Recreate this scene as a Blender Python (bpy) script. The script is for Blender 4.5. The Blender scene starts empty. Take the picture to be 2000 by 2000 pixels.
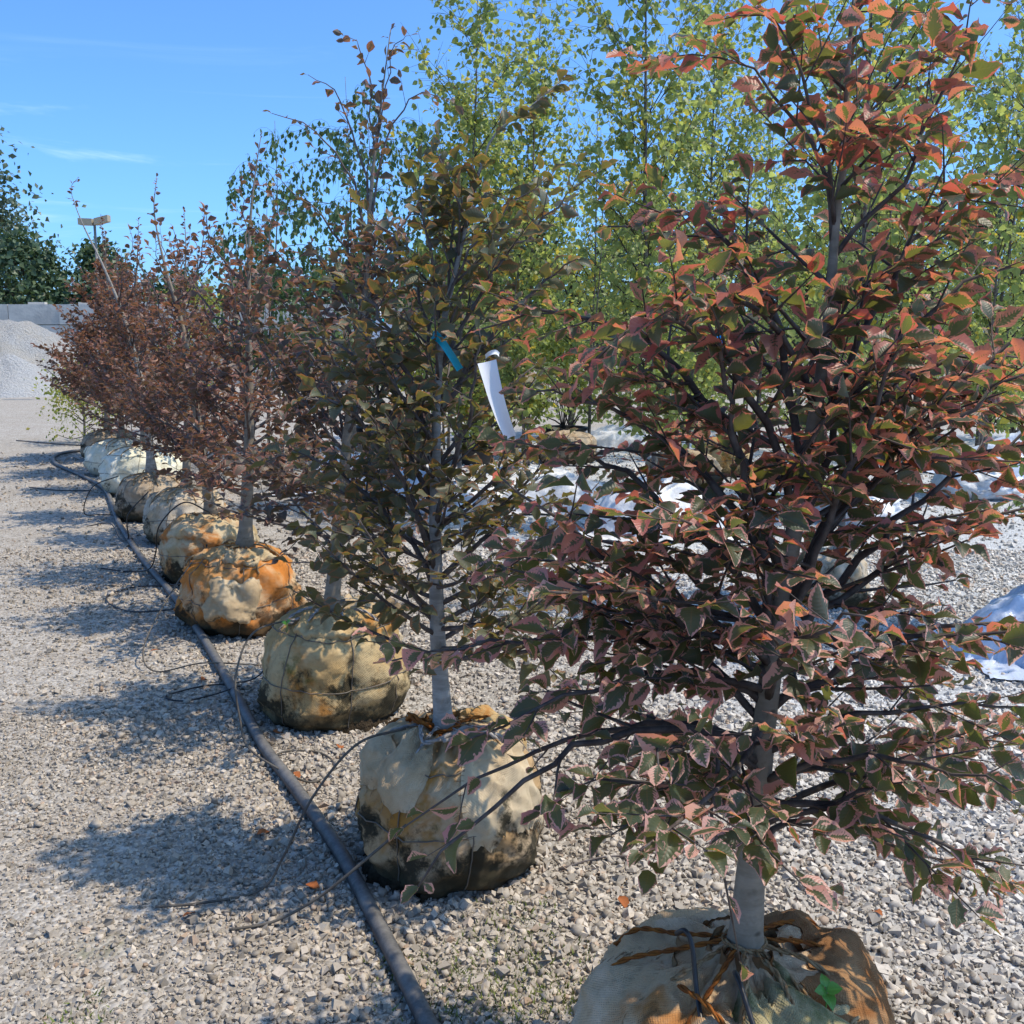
import bpy, math, random
import numpy as np
from mathutils import Matrix, Vector

R = math.radians
C = bpy.context.scene.collection
SC = bpy.context.scene

# ------------------------------------------------------------------ camera
CAMP = np.array([0.0, 0.0, 1.66])
PITCH = R(9.58)
cam_d = bpy.data.cameras.new('camera')
cam = bpy.data.objects.new('camera', cam_d)
C.objects.link(cam)
cam.location = CAMP
cam.rotation_euler = (R(90) - PITCH, 0, 0)
cam_d.lens = 36.0
cam_d.sensor_width = 36.0
cam_d.clip_start = 0.05
cam_d.clip_end = 2000
SC.camera = cam

# ------------------------------------------------------------------ world, sun, exposure
SUN_EL, SUN_AZ = R(62), R(95)          # azimuth clockwise from the viewing direction (+Y)
world = bpy.data.worlds.new('World')
SC.world = world
world.use_nodes = True
wn = world.node_tree
wn.nodes.clear()


def node(nt, typ, **kw):
    n = nt.nodes.new(typ)
    for k, v in kw.items():
        if k.startswith('i_'):
            key = k[2:]
            key = int(key) if key.isdigit() else key.replace('_', ' ')
            if hasattr(v, 'is_linked'):
                nt.links.new(v, n.inputs[key])
            else:
                n.inputs[key].default_value = v
        else:
            setattr(n, k, v)
    return n


def mth(nt, op, a, b=0.0, c=0.0, clamp=False):
    n = nt.nodes.new('ShaderNodeMath')
    n.operation = op
    n.use_clamp = clamp
    for i, v in enumerate((a, b, c)):
        if hasattr(v, 'is_linked'):
            nt.links.new(v, n.inputs[i])
        else:
            n.inputs[i].default_value = v
    return n.outputs[0]


def sstep(nt, v, lo, hi, a=0.0, b=1.0):
    n = nt.nodes.new('ShaderNodeMapRange')
    n.interpolation_type = 'SMOOTHSTEP'
    nt.links.new(v, n.inputs['Value'])
    for k, x in (('From Min', lo), ('From Max', hi), ('To Min', a), ('To Max', b)):
        if hasattr(x, 'is_linked'):
            nt.links.new(x, n.inputs[k])
        else:
            n.inputs[k].default_value = x
    return n.outputs[0]


def mix(nt, f, a, b):
    n = nt.nodes.new('ShaderNodeMix')
    n.data_type = 'RGBA'
    for i, v in ((0, f), (6, a), (7, b)):
        if hasattr(v, 'is_linked'):
            nt.links.new(v, n.inputs[i])
        elif i == 0:
            n.inputs[i].default_value = v
        else:
            n.inputs[i].default_value = (*v[:3], 1)
    return n.outputs[2]


def noise(nt, vec, scale, detail=3.0, rough=0.55, dist=0.0):
    n = nt.nodes.new('ShaderNodeTexNoise')
    if vec is not None:
        nt.links.new(vec, n.inputs['Vector'])
    n.inputs['Scale'].default_value = scale
    n.inputs['Detail'].default_value = detail
    n.inputs['Roughness'].default_value = rough
    n.inputs['Distortion'].default_value = dist
    return n.outputs[0]


sky = node(wn, 'ShaderNodeTexSky', sky_type='NISHITA')
sky.sun_disc = False
sky.sun_elevation = SUN_EL
sky.sun_rotation = SUN_AZ
sky.air_density = 0.62
sky.dust_density = 1.7
sky.ozone_density = 10.0
tc = node(wn, 'ShaderNodeTexCoord')
mp = node(wn, 'ShaderNodeMapping', i_Vector=tc.outputs['Generated'])
mp.inputs['Rotation'].default_value = (0, R(-9), 0)
mp.inputs['Scale'].default_value = (1.2, 1.2, 11.0)
cl = noise(wn, mp.outputs[0], 2.3, 6, 0.6, 0.6)
sep = node(wn, 'ShaderNodeSeparateXYZ', i_Vector=tc.outputs['Generated'])
band = mth(wn, 'MULTIPLY', sstep(wn, sep.outputs[2], 0.02, 0.07), sstep(wn, sep.outputs[2], 0.30, 0.10))
cmask = mth(wn, 'MULTIPLY', sstep(wn, cl, 0.52, 0.74, 0, 0.75), band)
tint = node(wn, 'ShaderNodeMix', data_type='RGBA', blend_type='MULTIPLY')
tint.inputs[0].default_value = 1.0
wn.links.new(sky.outputs[0], tint.inputs[6])
tint.inputs[7].default_value = (0.68, 0.92, 1.0, 1)
skyc = mix(wn, cmask, tint.outputs[2], (2.6, 3.6, 4.2))
bg = node(wn, 'ShaderNodeBackground', i_Color=skyc, i_Strength=0.15)
wo = node(wn, 'ShaderNodeOutputWorld', i_Surface=bg.outputs[0])

sl = bpy.data.lights.new('sun', 'SUN')
sun = bpy.data.objects.new('sun', sl)
C.objects.link(sun)
sl.energy = 2.35
sl.angle = R(0.8)
sl.color = (1.0, 0.88, 0.70)
sdir = Vector((math.sin(SUN_AZ) * math.cos(SUN_EL), math.cos(SUN_AZ) * math.cos(SUN_EL), math.sin(SUN_EL)))
sun.rotation_euler = sdir.to_track_quat('Z', 'Y').to_euler()
sun.location = (20, -3, 25)
SC.view_settings.view_transform = 'Standard'
SC.view_settings.look = 'None'
SC.view_settings.exposure = 1.10
SC.view_settings.gamma = 1.0
SC.view_settings.use_curve_mapping = False
SC.cycles.max_bounces = 10
SC.cycles.diffuse_bounces = 7
SC.cycles.transmission_bounces = 8
SC.cycles.transparent_max_bounces = 8

Z = np.array([0., 0., 1.])


# ------------------------------------------------------------------ mesh helpers
def nrm(v):
    v = np.asarray(v, float)
    l = np.linalg.norm(v, axis=-1, keepdims=True)
    return v / np.maximum(l, 1e-9)


class MB:
    """collects vertices, quads, triangles and a per-vertex (u, v, rnd) vector; becomes ONE mesh"""

    def __init__(s):
        s.v, s.q, s.t, s.a, s.n = [], [], [], [], 0

    def add(s, V, Q=None, T=None, A=None):
        V = np.asarray(V, float).reshape(-1, 3)
        s.v.append(V)
        if Q is not None and len(Q):
            s.q.append(np.asarray(Q, int).reshape(-1, 4) + s.n)
        if T is not None and len(T):
            s.t.append(np.asarray(T, int).reshape(-1, 3) + s.n)
        s.a.append(np.zeros_like(V) if A is None else np.asarray(A, float).reshape(-1, 3))
        s.n += len(V)

    def tube(s, pts, rad, k=6, cap=True, rnd=0.0):
        pts = np.asarray(pts, float)
        n = len(pts)
        rad = np.broadcast_to(np.asarray(rad, float), (n,))
        tan = np.gradient(pts, axis=0)
        tan = nrm(tan)
        u = np.cross(tan[0], [0.31, 0.22, 0.93])
        if np.linalg.norm(u) < 1e-3:
            u = np.cross(tan[0], [1, 0, 0])
        u = nrm(u)
        ang = np.arange(k) * 2 * math.pi / k
        V = np.empty((n, k, 3))
        L = 0
        A = np.zeros((n, k, 3))
        for i in range(n):
            u = u - tan[i] * np.dot(u, tan[i])
            u = nrm(u)
            w = np.cross(tan[i], u)
            V[i] = pts[i] + rad[i] * (np.cos(ang)[:, None] * u + np.sin(ang)[:, None] * w)
            if i:
                L += np.linalg.norm(pts[i] - pts[i - 1])
            A[i, :, 0] = np.arange(k) / k
            A[i, :, 1] = L
            A[i, :, 2] = rnd
        i, j = np.meshgrid(np.arange(n - 1), np.arange(k), indexing='ij')
        j2 = (j + 1) % k
        Q = np.stack([i * k + j, i * k + j2, (i + 1) * k + j2, (i + 1) * k + j], -1).reshape(-1, 4)
        T = None
        V = V.reshape(-1, 3)
        A = A.reshape(-1, 3)
        if cap:
            b = len(V)
            V = np.vstack([V, pts[0], pts[-1]])
            A = np.vstack([A, A[0], A[-1]])
            jj = np.arange(k)
            T = np.vstack([np.stack([np.full(k, b), (jj + 1) % k, jj], -1),
                           np.stack([np.full(k, b + 1), (n - 1) * k + jj, (n - 1) * k + (jj + 1) % k], -1)])
        s.add(V, Q, T, A)

    def box(s, lo, hi, jit=0, rng=None):
        x0, y0, z0 = lo
        x1, y1, z1 = hi
        V = np.array([[x0, y0, z0], [x1, y0, z0], [x1, y1, z0], [x0, y1, z0], [x0, y0, z1], [x1, y0, z1], [x1, y1, z1], [x0, y1, z1]], float)
        if jit:
            V = V + rng.normal(0, jit, V.shape)
        s.add(V, [[0, 3, 2, 1], [4, 5, 6, 7], [0, 1, 5, 4], [1, 2, 6, 5], [2, 3, 7, 6], [3, 0, 4, 7]])

    def grid(s, V, A=None, wrap=False):
        """V: (n, m, 3); wrap joins the second axis"""
        n, m = V.shape[:2]
        i, j = np.meshgrid(np.arange(n - 1), np.arange(m if wrap else m - 1), indexing='ij')
        j2 = (j + 1) % m
        Q = np.stack([i * m + j, i * m + j2, (i + 1) * m + j2, (i + 1) * m + j], -1).reshape(-1, 4)
        s.add(V.reshape(-1, 3), Q, None, None if A is None else A.reshape(-1, 3))

    def mesh(s, name, mat, smooth=True):
        V = np.vstack(s.v)
        q = np.vstack(s.q) if s.q else np.zeros((0, 4), int)
        t = np.vstack(s.t) if s.t else np.zeros((0, 3), int)
        me = bpy.data.meshes.new(name)
        me.vertices.add(len(V))
        me.vertices.foreach_set('co', V.astype(np.float32).ravel())
        loops = np.concatenate([q.ravel(), t.ravel()]).astype(np.int32)
        me.loops.add(len(loops))
        me.loops.foreach_set('vertex_index', loops)
        nq, n3 = len(q), len(t)
        me.polygons.add(nq + n3)
        st = np.concatenate([np.arange(nq) * 4, nq * 4 + np.arange(n3) * 3]).astype(np.int32)
        me.polygons.foreach_set('loop_start', st)
        me.polygons.foreach_set('use_smooth', np.full(nq + n3, bool(smooth)))
        at = me.attributes.new('luv', 'FLOAT_VECTOR', 'POINT')
        at.data.foreach_set('vector', np.vstack(s.a).astype(np.float32).ravel())
        me.update(calc_edges=True)
        me.validate()
        if mat is not None:
            me.materials.append(mat)
        return me

    def build(s, name, mat, parent=None, smooth=True, **props):
        o = bpy.data.objects.new(name, s.mesh(name, mat, smooth))
        C.objects.link(o)
        if parent is not None:
            o.parent = parent
        for k, v in props.items():
            o[k] = v
        return o


def thing(name, label, cat, loc=(0, 0, 0), group=None):
    o = bpy.data.objects.new(name, None)
    C.objects.link(o)
    o.empty_display_size = 0.1
    o.location = loc
    o['label'] = label
    o['category'] = cat
    if group:
        o['group'] = group
    return o


def bez(a, b, c, n):
    t = np.linspace(0, 1, n)[:, None]
    a, b, c = (np.asarray(x, float) for x in (a, b, c))
    m = 2 * b - 0.5 * (a + c)
    return (1 - t) ** 2 * a + 2 * t * (1 - t) * m + t * t * c


def spline(P, n):
    """Catmull-Rom through the points"""
    P = np.asarray(P, float)
    Q = np.vstack([2 * P[0] - P[1], P, 2 * P[-1] - P[-2]])
    out = []
    seg = len(P) - 1
    for k in np.linspace(0, seg - 1e-6, n):
        i = int(k)
        t = k - i
        p0, p1, p2, p3 = Q[i:i + 4]
        out.append(0.5 * (2 * p1 + (p2 - p0) * t + (2 * p0 - 5 * p1 + 4 * p2 - p3) * t * t + (3 * p1 - p0 - 3 * p2 + p3) * t ** 3))
    return np.array(out)


# ------------------------------------------------------------------ materials
def new_mat(name):
    m = bpy.data.materials.new(name)
    m.use_nodes = True
    nt = m.node_tree
    nt.nodes.clear()
    out = nt.nodes.new('ShaderNodeOutputMaterial')
    return m, nt, out


def principled(nt, out, col, rough=0.8, spec=0.3, bump=None, bstr=0.5, bdist=0.01):
    p = nt.nodes.new('ShaderNodeBsdfPrincipled')
    if hasattr(col, 'is_linked'):
        nt.links.new(col, p.inputs['Base Color'])
    else:
        p.inputs['Base Color'].default_value = (*col, 1)
    if hasattr(rough, 'is_linked'):
        nt.links.new(rough, p.inputs['Roughness'])
    else:
        p.inputs['Roughness'].default_value = rough
    p.inputs['Specular IOR Level'].default_value = spec
    if bump is not None:
        b = nt.nodes.new('ShaderNodeBump')
        b.inputs['Strength'].default_value = bstr
        b.inputs['Distance'].default_value = bdist
        nt.links.new(bump, b.inputs['Height'])
        nt.links.new(b.outputs[0], p.inputs['Normal'])
    nt.links.new(p.outputs[0], out.inputs['Surface'])
    return p


def luv(nt):
    a = nt.nodes.new('ShaderNodeAttribute')
    a.attribute_name = 'luv'
    s = nt.nodes.new('ShaderNodeSeparateXYZ')
    nt.links.new(a.outputs['Vector'], s.inputs[0])
    return a.outputs['Vector'], s.outputs[0], s.outputs[1], s.outputs[2]


def leaf_rnd(nt, rz):
    oi = nt.nodes.new('ShaderNodeObjectInfo')
    return mth(nt, 'FRACT', mth(nt, 'ADD', oi.outputs['Random'], rz)), oi


def hash1(nt, r, k):
    return mth(nt, 'FRACT', mth(nt, 'MULTIPLY', r, k))


def beech_leaf_mat(name, base_a, base_b, edge_a, edge_b, width, transl, tmix, back, shade_edge=None):
    """pleated beech leaf: dark middle, margin colour running inward between the veins"""
    m, nt, out = new_mat(name)
    vec, u, v, rz = luv(nt)
    rnd, oi = leaf_rnd(nt, rz)
    r2, r3 = hash1(nt, rnd, 17.31), hash1(nt, rnd, 53.7)
    au = mth(nt, 'ABSOLUTE', u)
    ph = mth(nt, 'SUBTRACT', mth(nt, 'MULTIPLY', v, 9.0), mth(nt, 'MULTIPLY', au, 1.7))
    comb = nt.nodes.new('ShaderNodeCombineXYZ')
    nt.links.new(u, comb.inputs[0])
    nt.links.new(v, comb.inputs[1])
    nt.links.new(mth(nt, 'MULTIPLY', rnd, 40.0), comb.inputs[2])
    nz = noise(nt, comb.outputs[0], 2.6, 3, 0.65)
    ph = mth(nt, 'ADD', ph, mth(nt, 'MULTIPLY', noise(nt, comb.outputs[0], 1.7, 1, 0.5), 1.6))
    pleat = mth(nt, 'ABSOLUTE', mth(nt, 'SINE', mth(nt, 'MULTIPLY', ph, math.pi)))      # 0 on a vein
    e = mth(nt, 'ADD', au, mth(nt, 'MULTIPLY', pleat, mth(nt, 'ADD', 0.06, mth(nt, 'MULTIPLY', r3, 0.30))))
    e = mth(nt, 'ADD', e, mth(nt, 'MULTIPLY', mth(nt, 'SUBTRACT', nz, 0.5), 1.7))
    e = mth(nt, 'ADD', e, mth(nt, 'MULTIPLY', mth(nt, 'POWER', mth(nt, 'MAXIMUM', v, 0.0), 4.0), 0.45))
    geo = nt.nodes.new('ShaderNodeNewGeometry')
    spz = nt.nodes.new('ShaderNodeSeparateXYZ')
    nt.links.new(geo.outputs['Position'], spz.inputs[0])
    wid = mth(nt, 'MULTIPLY', mth(nt, 'ADD', mth(nt, 'MULTIPLY', mth(nt, 'POWER', r2, 1.8), 1.25), 0.22), width)
    wid = mth(nt, 'MULTIPLY', wid, sstep(nt, spz.outputs[2], 0.6, 1.9, 0.82, 1.25))
    lo = mth(nt, 'SUBTRACT', 1.16, wid)
    mask = sstep(nt, e, lo, mth(nt, 'ADD', lo, 0.13))
    base = mix(nt, rnd, base_a, base_b)
    edge = mix(nt, r3, edge_a, edge_b)
    if shade_edge:
        edge = mix(nt, sstep(nt, mth(nt, 'ADD', spz.outputs[2], mth(nt, 'MULTIPLY', r2, 0.5)), 2.05, 1.15), edge, shade_edge)
    col = mix(nt, mask, base, edge)
    vein = sstep(nt, pleat, 0.16, 0.02, 0, 0.10)
    mid = sstep(nt, au, 0.07, 0.02, 0, 0.5)
    col = mix(nt, mth(nt, 'MAXIMUM', vein, mid), col, mix(nt, 0.5, edge_a, (0.10, 0.10, 0.05)))
    col = mix(nt, mth(nt, 'MULTIPLY', geo.outputs['Backfacing'], 0.55), col, mix(nt, mask, back, edge))
    p = principled(nt, out, col, 0.45, 0.45, pleat, 0.18, 0.003)
    tr = nt.nodes.new('ShaderNodeBsdfTranslucent')
    tcol = mix(nt, mask, transl[0], mix(nt, r3, transl[1], transl[2]))
    nt.links.new(tcol, tr.inputs['Color'])
    ms = nt.nodes.new('ShaderNodeMixShader')
    ms.inputs[0].default_value = tmix
    nt.links.new(p.outputs[0], ms.inputs[1])
    nt.links.new(tr.outputs[0], ms.inputs[2])
    nt.links.new(ms.outputs[0], out.inputs['Surface'])
    return m


M_TRI = beech_leaf_mat('tricolor_beech_leaf', (0.030, 0.054, 0.044), (0.062, 0.076, 0.036), (0.33, 0.080, 0.062), (0.42, 0.19, 0.135), 0.58,
                       ((0.24, 0.25, 0.045), (0.78, 0.16, 0.10), (0.92, 0.34, 0.14)), 0.38, (0.075, 0.080, 0.060), (0.56, 0.34, 0.28))
M_OLIVE = beech_leaf_mat('bronze_beech_leaf', (0.075, 0.096, 0.068), (0.118, 0.112, 0.058), (0.16, 0.080, 0.045), (0.24, 0.12, 0.065), 0.30,
                         ((0.24, 0.20, 0.03), (0.45, 0.20, 0.05), (0.55, 0.30, 0.06)), 0.34, (0.105, 0.102, 0.075))
M_BRONZE = beech_leaf_mat('brown_beech_leaf', (0.062, 0.064, 0.048), (0.115, 0.075, 0.056), (0.18, 0.080, 0.058), (0.27, 0.12, 0.09), 0.42,
                          ((0.20, 0.14, 0.05), (0.42, 0.16, 0.08), (0.48, 0.22, 0.09)), 0.30, (0.105, 0.085, 0.070))
M_COPPER = beech_leaf_mat('copper_beech_leaf', (0.060, 0.058, 0.044), (0.115, 0.056, 0.044), (0.20, 0.075, 0.056), (0.33, 0.155, 0.105), 0.45,
                          ((0.24, 0.13, 0.05), (0.54, 0.16, 0.08), (0.55, 0.24, 0.10)), 0.32, (0.115, 0.085, 0.072))


def green_leaf_mat(name, a, b, yellow, ymin, transl, tmix=0.42, rough=0.45):
    m, nt, out = new_mat(name)
    vec, u, v, rz = luv(nt)
    rnd, oi = leaf_rnd(nt, rz)
    r2 = hash1(nt, rnd, 23.7)
    col = mix(nt, r2, a, b)
    ym = sstep(nt, rnd, ymin, ymin + 0.02)
    col = mix(nt, ym, col, yellow)
    mid = sstep(nt, mth(nt, 'ABSOLUTE', u), 0.10, 0.02, 0, 0.45)
    col = mix(nt, mid, col, tuple(min(1, x * 1.8) for x in b))
    p = principled(nt, out, col, rough, 0.4)
    tr = nt.nodes.new('ShaderNodeBsdfTranslucent')
    nt.links.new(mix(nt, ym, mix(nt, r2, transl, tuple(x * 0.7 for x in transl)), tuple(min(1, x * 1.3) for x in yellow)), tr.inputs['Color'])
    ms = nt.nodes.new('ShaderNodeMixShader')
    ms.inputs[0].default_value = tmix
    nt.links.new(p.outputs[0], ms.inputs[1])
    nt.links.new(tr.outputs[0], ms.inputs[2])
    nt.links.new(ms.outputs[0], out.inputs['Surface'])
    return m


M_BIRCH = green_leaf_mat('birch_leaf', (0.170, 0.225, 0.080), (0.265, 0.295, 0.105), (0.60, 0.46, 0.06), 0.935, (0.58, 0.66, 0.16), 0.48)
M_WEEP = green_leaf_mat('weeping_birch_leaf', (0.045, 0.090, 0.040), (0.085, 0.135, 0.055), (0.35, 0.28, 0.03), 0.97, (0.20, 0.32, 0.09), 0.40)
M_FAR = green_leaf_mat('far_tree_leaf', (0.045, 0.085, 0.045), (0.085, 0.125, 0.060), (0.10, 0.13, 0.05), 0.9, (0.10, 0.17, 0.05), 0.25)
M_FARB = green_leaf_mat('far_maple_leaf', (0.055, 0.092, 0.062), (0.105, 0.135, 0.085), (0.12, 0.13, 0.07), 0.9, (0.10, 0.16, 0.06), 0.25)
M_LIME = green_leaf_mat('lime_shrub_leaf', (0.16, 0.20, 0.03), (0.28, 0.29, 0.05), (0.45, 0.38, 0.08), 0.85, (0.40, 0.45, 0.08))
M_WEED = green_leaf_mat('weed_leaf', (0.07, 0.22, 0.04), (0.10, 0.28, 0.05), (0.2, 0.3, 0.05), 0.99, (0.25, 0.55, 0.08), 0.3, 0.3)
M_RUST = green_leaf_mat('rusty_shrub_leaf', (0.07, 0.05, 0.03), (0.14, 0.07, 0.03), (0.3, 0.2, 0.05), 0.8, (0.3, 0.15, 0.05))


def simple(name, col, rough=0.8, spec=0.3, nscale=None, col2=None, bscale=None, bstr=0.4, bdist=0.005):
    m, nt, out = new_mat(name)
    tcn = nt.nodes.new('ShaderNodeTexCoord')
    c = col
    if nscale:
        c = mix(nt, sstep(nt, noise(nt, tcn.outputs['Object'], nscale, 4, 0.6), 0.35, 0.65), col, col2)
    b = noise(nt, tcn.outputs['Object'], bscale, 4, 0.6) if bscale else None
    principled(nt, out, c, rough, spec, b, bstr, bdist)
    return m


def bark_mat(name, a, b, c):
    m, nt, out = new_mat(name)
    tcn = nt.nodes.new('ShaderNodeTexCoord')
    mpn = node(nt, 'ShaderNodeMapping', i_Vector=tcn.outputs['Object'])
    mpn.inputs['Scale'].default_value = (9, 9, 46)
    n1 = noise(nt, mpn.outputs[0], 1.0, 4, 0.65)
    n2 = noise(nt, tcn.outputs['Object'], 22, 3, 0.6)
    col = mix(nt, sstep(nt, n1, 0.42, 0.68), a, b)
    col = mix(nt, sstep(nt, n2, 0.55, 0.72, 0, 0.7), col, c)
    n3 = noise(nt, tcn.outputs['Object'], 7, 5, 0.7)
    col = mix(nt, sstep(nt, n3, 0.50, 0.72, 0, 0.55), col, tuple(min(1, x * 1.5) for x in b))
    vo = nt.nodes.new('ShaderNodeTexVoronoi')
    vo.inputs['Scale'].default_value = 11
    mpk = node(nt, 'ShaderNodeMapping', i_Vector=tcn.outputs['Object'])
    mpk.inputs['Scale'].default_value = (1.0, 1.0, 1.9)
    nt.links.new(mpk.outputs[0], vo.inputs['Vector'])
    kn = sstep(nt, mth(nt, 'ADD', vo.outputs['Distance'], mth(nt, 'MULTIPLY', n2, 0.16)), 0.24, 0.15, 0, 0.75)
    col = mix(nt, kn, col, tuple(x * 0.45 for x in c))
    principled(nt, out, col, 0.8, 0.25, mth(nt, 'ADD', mth(nt, 'ADD', n1, n2), kn), 0.45, 0.005)
    return m


M_BARK = bark_mat('beech_bark', (0.21, 0.175, 0.13), (0.265, 0.225, 0.172), (0.125, 0.105, 0.075))
M_BARKP = bark_mat('pale_beech_bark', (0.24, 0.225, 0.20), (0.36, 0.34, 0.31), (0.13, 0.12, 0.10))
M_TWIG = simple('beech_twig', (0.052, 0.038, 0.032), 0.7, 0.3, 30, (0.105, 0.085, 0.072), 60, 0.5, 0.002)
M_TWIGP = simple('grey_brown_twig', (0.075, 0.055, 0.048), 0.65, 0.3, 30, (0.13, 0.11, 0.10))
M_BBARK = bark_mat('birch_bark', (0.12, 0.10, 0.085), (0.22, 0.195, 0.17), (0.06, 0.05, 0.045))
M_BBARKP = bark_mat('pale_birch_bark', (0.30, 0.27, 0.24), (0.46, 0.43, 0.39), (0.12, 0.10, 0.09))
M_BTWIG = simple('birch_twig', (0.040, 0.028, 0.022), 0.7, 0.3, 25, (0.07, 0.05, 0.04))


def burlap_mat(name, tan, pale, rust, rustw, mossw, mouldw, dirt=1.0, seed=0.0, weave=300):
    """woven cloth: tan and bleached patches, rust and moss stains, black mould, soil at the foot"""
    m, nt, out = new_mat(name)
    tcn = nt.nodes.new('ShaderNodeTexCoord')
    mpn = node(nt, 'ShaderNodeMapping', i_Vector=tcn.outputs['Object'])
    mpn.inputs['Location'].default_value = (seed * 3.1, seed * 1.7, seed * 2.3)
    P = mpn.outputs[0]
    vec, u, v, rz = luv(nt)
    spz = nt.nodes.new('ShaderNodeSeparateXYZ')
    nt.links.new(tcn.outputs['Object'], spz.inputs[0])
    col = mix(nt, sstep(nt, noise(nt, P, 5.0, 4, 0.6), 0.40, 0.62), tan, pale)
    col = mix(nt, sstep(nt, noise(nt, P, 26, 4, 0.7), 0.45, 0.75, 0, 0.45), col, tuple(x * 0.6 for x in tan))
    col = mix(nt, sstep(nt, noise(nt, P, 4.1, 4, 0.62, 0.6), 0.66 - 0.22 * rustw, 0.80 - 0.2 * rustw, 0, 0.9), col, rust)
    mp2 = node(nt, 'ShaderNodeMapping', i_Vector=P)
    mp2.inputs['Location'].default_value = (7, 3, 1)
    col = mix(nt, sstep(nt, noise(nt, mp2.outputs[0], 5.2, 5, 0.65), 0.70 - 0.22 * mossw, 0.82 - 0.2 * mossw, 0, 0.8), col, (0.085, 0.105, 0.025))
    low = sstep(nt, spz.outputs[2], 0.36, 0.10)
    mp3 = node(nt, 'ShaderNodeMapping', i_Vector=P)
    mp3.inputs['Location'].default_value = (-4, 9, 5)
    mould = mth(nt, 'ADD', noise(nt, mp3.outputs[0], 7, 6, 0.72), mth(nt, 'MULTIPLY', low, 0.17 * mouldw))
    col = mix(nt, sstep(nt, mould, 0.57, 0.72, 0, 0.94), col, (0.018, 0.018, 0.012))
    foot = mth(nt, 'ADD', sstep(nt, spz.outputs[2], 0.20, 0.015), mth(nt, 'MULTIPLY', mth(nt, 'SUBTRACT', noise(nt, P, 13, 5, 0.7), 0.5), 0.9))
    col = mix(nt, sstep(nt, foot, 0.30, 0.85, 0, 0.9 * dirt), col, (0.050, 0.042, 0.024))
    wv = mth(nt, 'MULTIPLY', mth(nt, 'SINE', mth(nt, 'MULTIPLY', u, weave * 6.2832)), mth(nt, 'SINE', mth(nt, 'MULTIPLY', v, weave * 2.6)))
    col = mix(nt, sstep(nt, wv, 0.2, 0.9, 0, 0.14), col, tuple(x * 0.45 for x in tan))
    bp = mth(nt, 'ADD', mth(nt, 'MULTIPLY', wv, 0.16), mth(nt, 'MULTIPLY', noise(nt, P, 45, 4, 0.7), 1.6))
    principled(nt, out, col, 0.95, 0.15, bp, 0.65, 0.006)
    return m


M_B1R = burlap_mat('burlap_rust_brown', (0.25, 0.135, 0.062), (0.33, 0.20, 0.10), (0.19, 0.075, 0.022), 0.7, 0.1, 0.3, 0.5, 6.6, 260)
TAN, PALE, RUST = (0.30, 0.215, 0.105), (0.40, 0.325, 0.20), (0.33, 0.125, 0.028)
M_B1 = burlap_mat('burlap_rusty_top', (0.50, 0.35, 0.20), (0.60, 0.46, 0.31), (0.36, 0.15, 0.04), 0.45, 0.10, 0.0, 0.3, 3.0, 260)
M_B2 = burlap_mat('burlap_ochre', (0.41, 0.265, 0.13), (0.50, 0.37, 0.23), (0.36, 0.165, 0.03), 0.62, 0.30, 1.0, 1.0, 1.2, 230)
M_B3 = burlap_mat('burlap_mossy', (0.43, 0.285, 0.125), (0.50, 0.375, 0.20), (0.36, 0.15, 0.03), 0.55, 0.45, 1.0, 0.8, 5.7, 230)
M_B4 = burlap_mat('burlap_orange', (0.48, 0.23, 0.075), (0.54, 0.38, 0.22), (0.50, 0.17, 0.03), 1.15, 0.05, 0.9, 1.0, 8.3, 200)
M_B5 = burlap_mat('burlap_streaked', (0.43, 0.31, 0.16), (0.52, 0.42, 0.27), (0.42, 0.15, 0.03), 0.85, 0.2, 0.8, 1.0, 2.9, 200)
M_B6 = burlap_mat('burlap_bleached', (0.42, 0.32, 0.20), (0.56, 0.48, 0.37), (0.33, 0.17, 0.06), 0.30, 0.0, 0.7, 1.0, 6.1, 200)
M_B7 = burlap_mat('burlap_brown', (0.34, 0.255, 0.165), (0.44, 0.35, 0.25), (0.30, 0.14, 0.05), 0.3, 0.0, 1.0, 1.0, 9.4, 200)
M_CREAM = burlap_mat('cream_fabric', (0.66, 0.62, 0.46), (0.74, 0.71, 0.58), (0.55, 0.45, 0.25), 0.1, 0.0, 0.1, 0.5, 4.4, 200)
M_FLAP = burlap_mat('burlap_pale_fold', (0.44, 0.32, 0.185), (0.53, 0.425, 0.28), (0.34, 0.15, 0.03), 0.25, 0.3, 0.5, 0.6, 7.7, 230)
M_MOSSF = burlap_mat('burlap_green_fold', (0.30, 0.26, 0.14), (0.38, 0.33, 0.2), (0.25, 0.13, 0.04), 0.1, 1.25, 0.8, 0.4, 3.3, 240)
M_ROPE = simple('sisal_twine', (0.34, 0.245, 0.14), 0.95, 0.1, 60, (0.22, 0.125, 0.055), 160, 0.6, 0.003)
M_ROPEG = simple('grey_cotton_rope', (0.36, 0.34, 0.32), 0.95, 0.1, 60, (0.22, 0.20, 0.18), 160, 0.6, 0.003)
M_ROPER = simple('rust_stained_twine', (0.30, 0.105, 0.022), 0.95, 0.1, 50, (0.18, 0.06, 0.018), 160, 0.6, 0.003)
M_WIRE = simple('basket_wire', (0.095, 0.085, 0.07), 0.55, 0.5, 40, (0.16, 0.12, 0.08))
M_SOIL = simple('dark_soil', (0.028, 0.021, 0.013), 0.98, 0.1, 30, (0.055, 0.04, 0.025), 60, 0.9, 0.02)
M_WHITE = simple('white_fabric_wrap', (0.46, 0.465, 0.48), 0.55, 0.4, 5, (0.68, 0.69, 0.71), 9, 0.45, 0.04)
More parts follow.
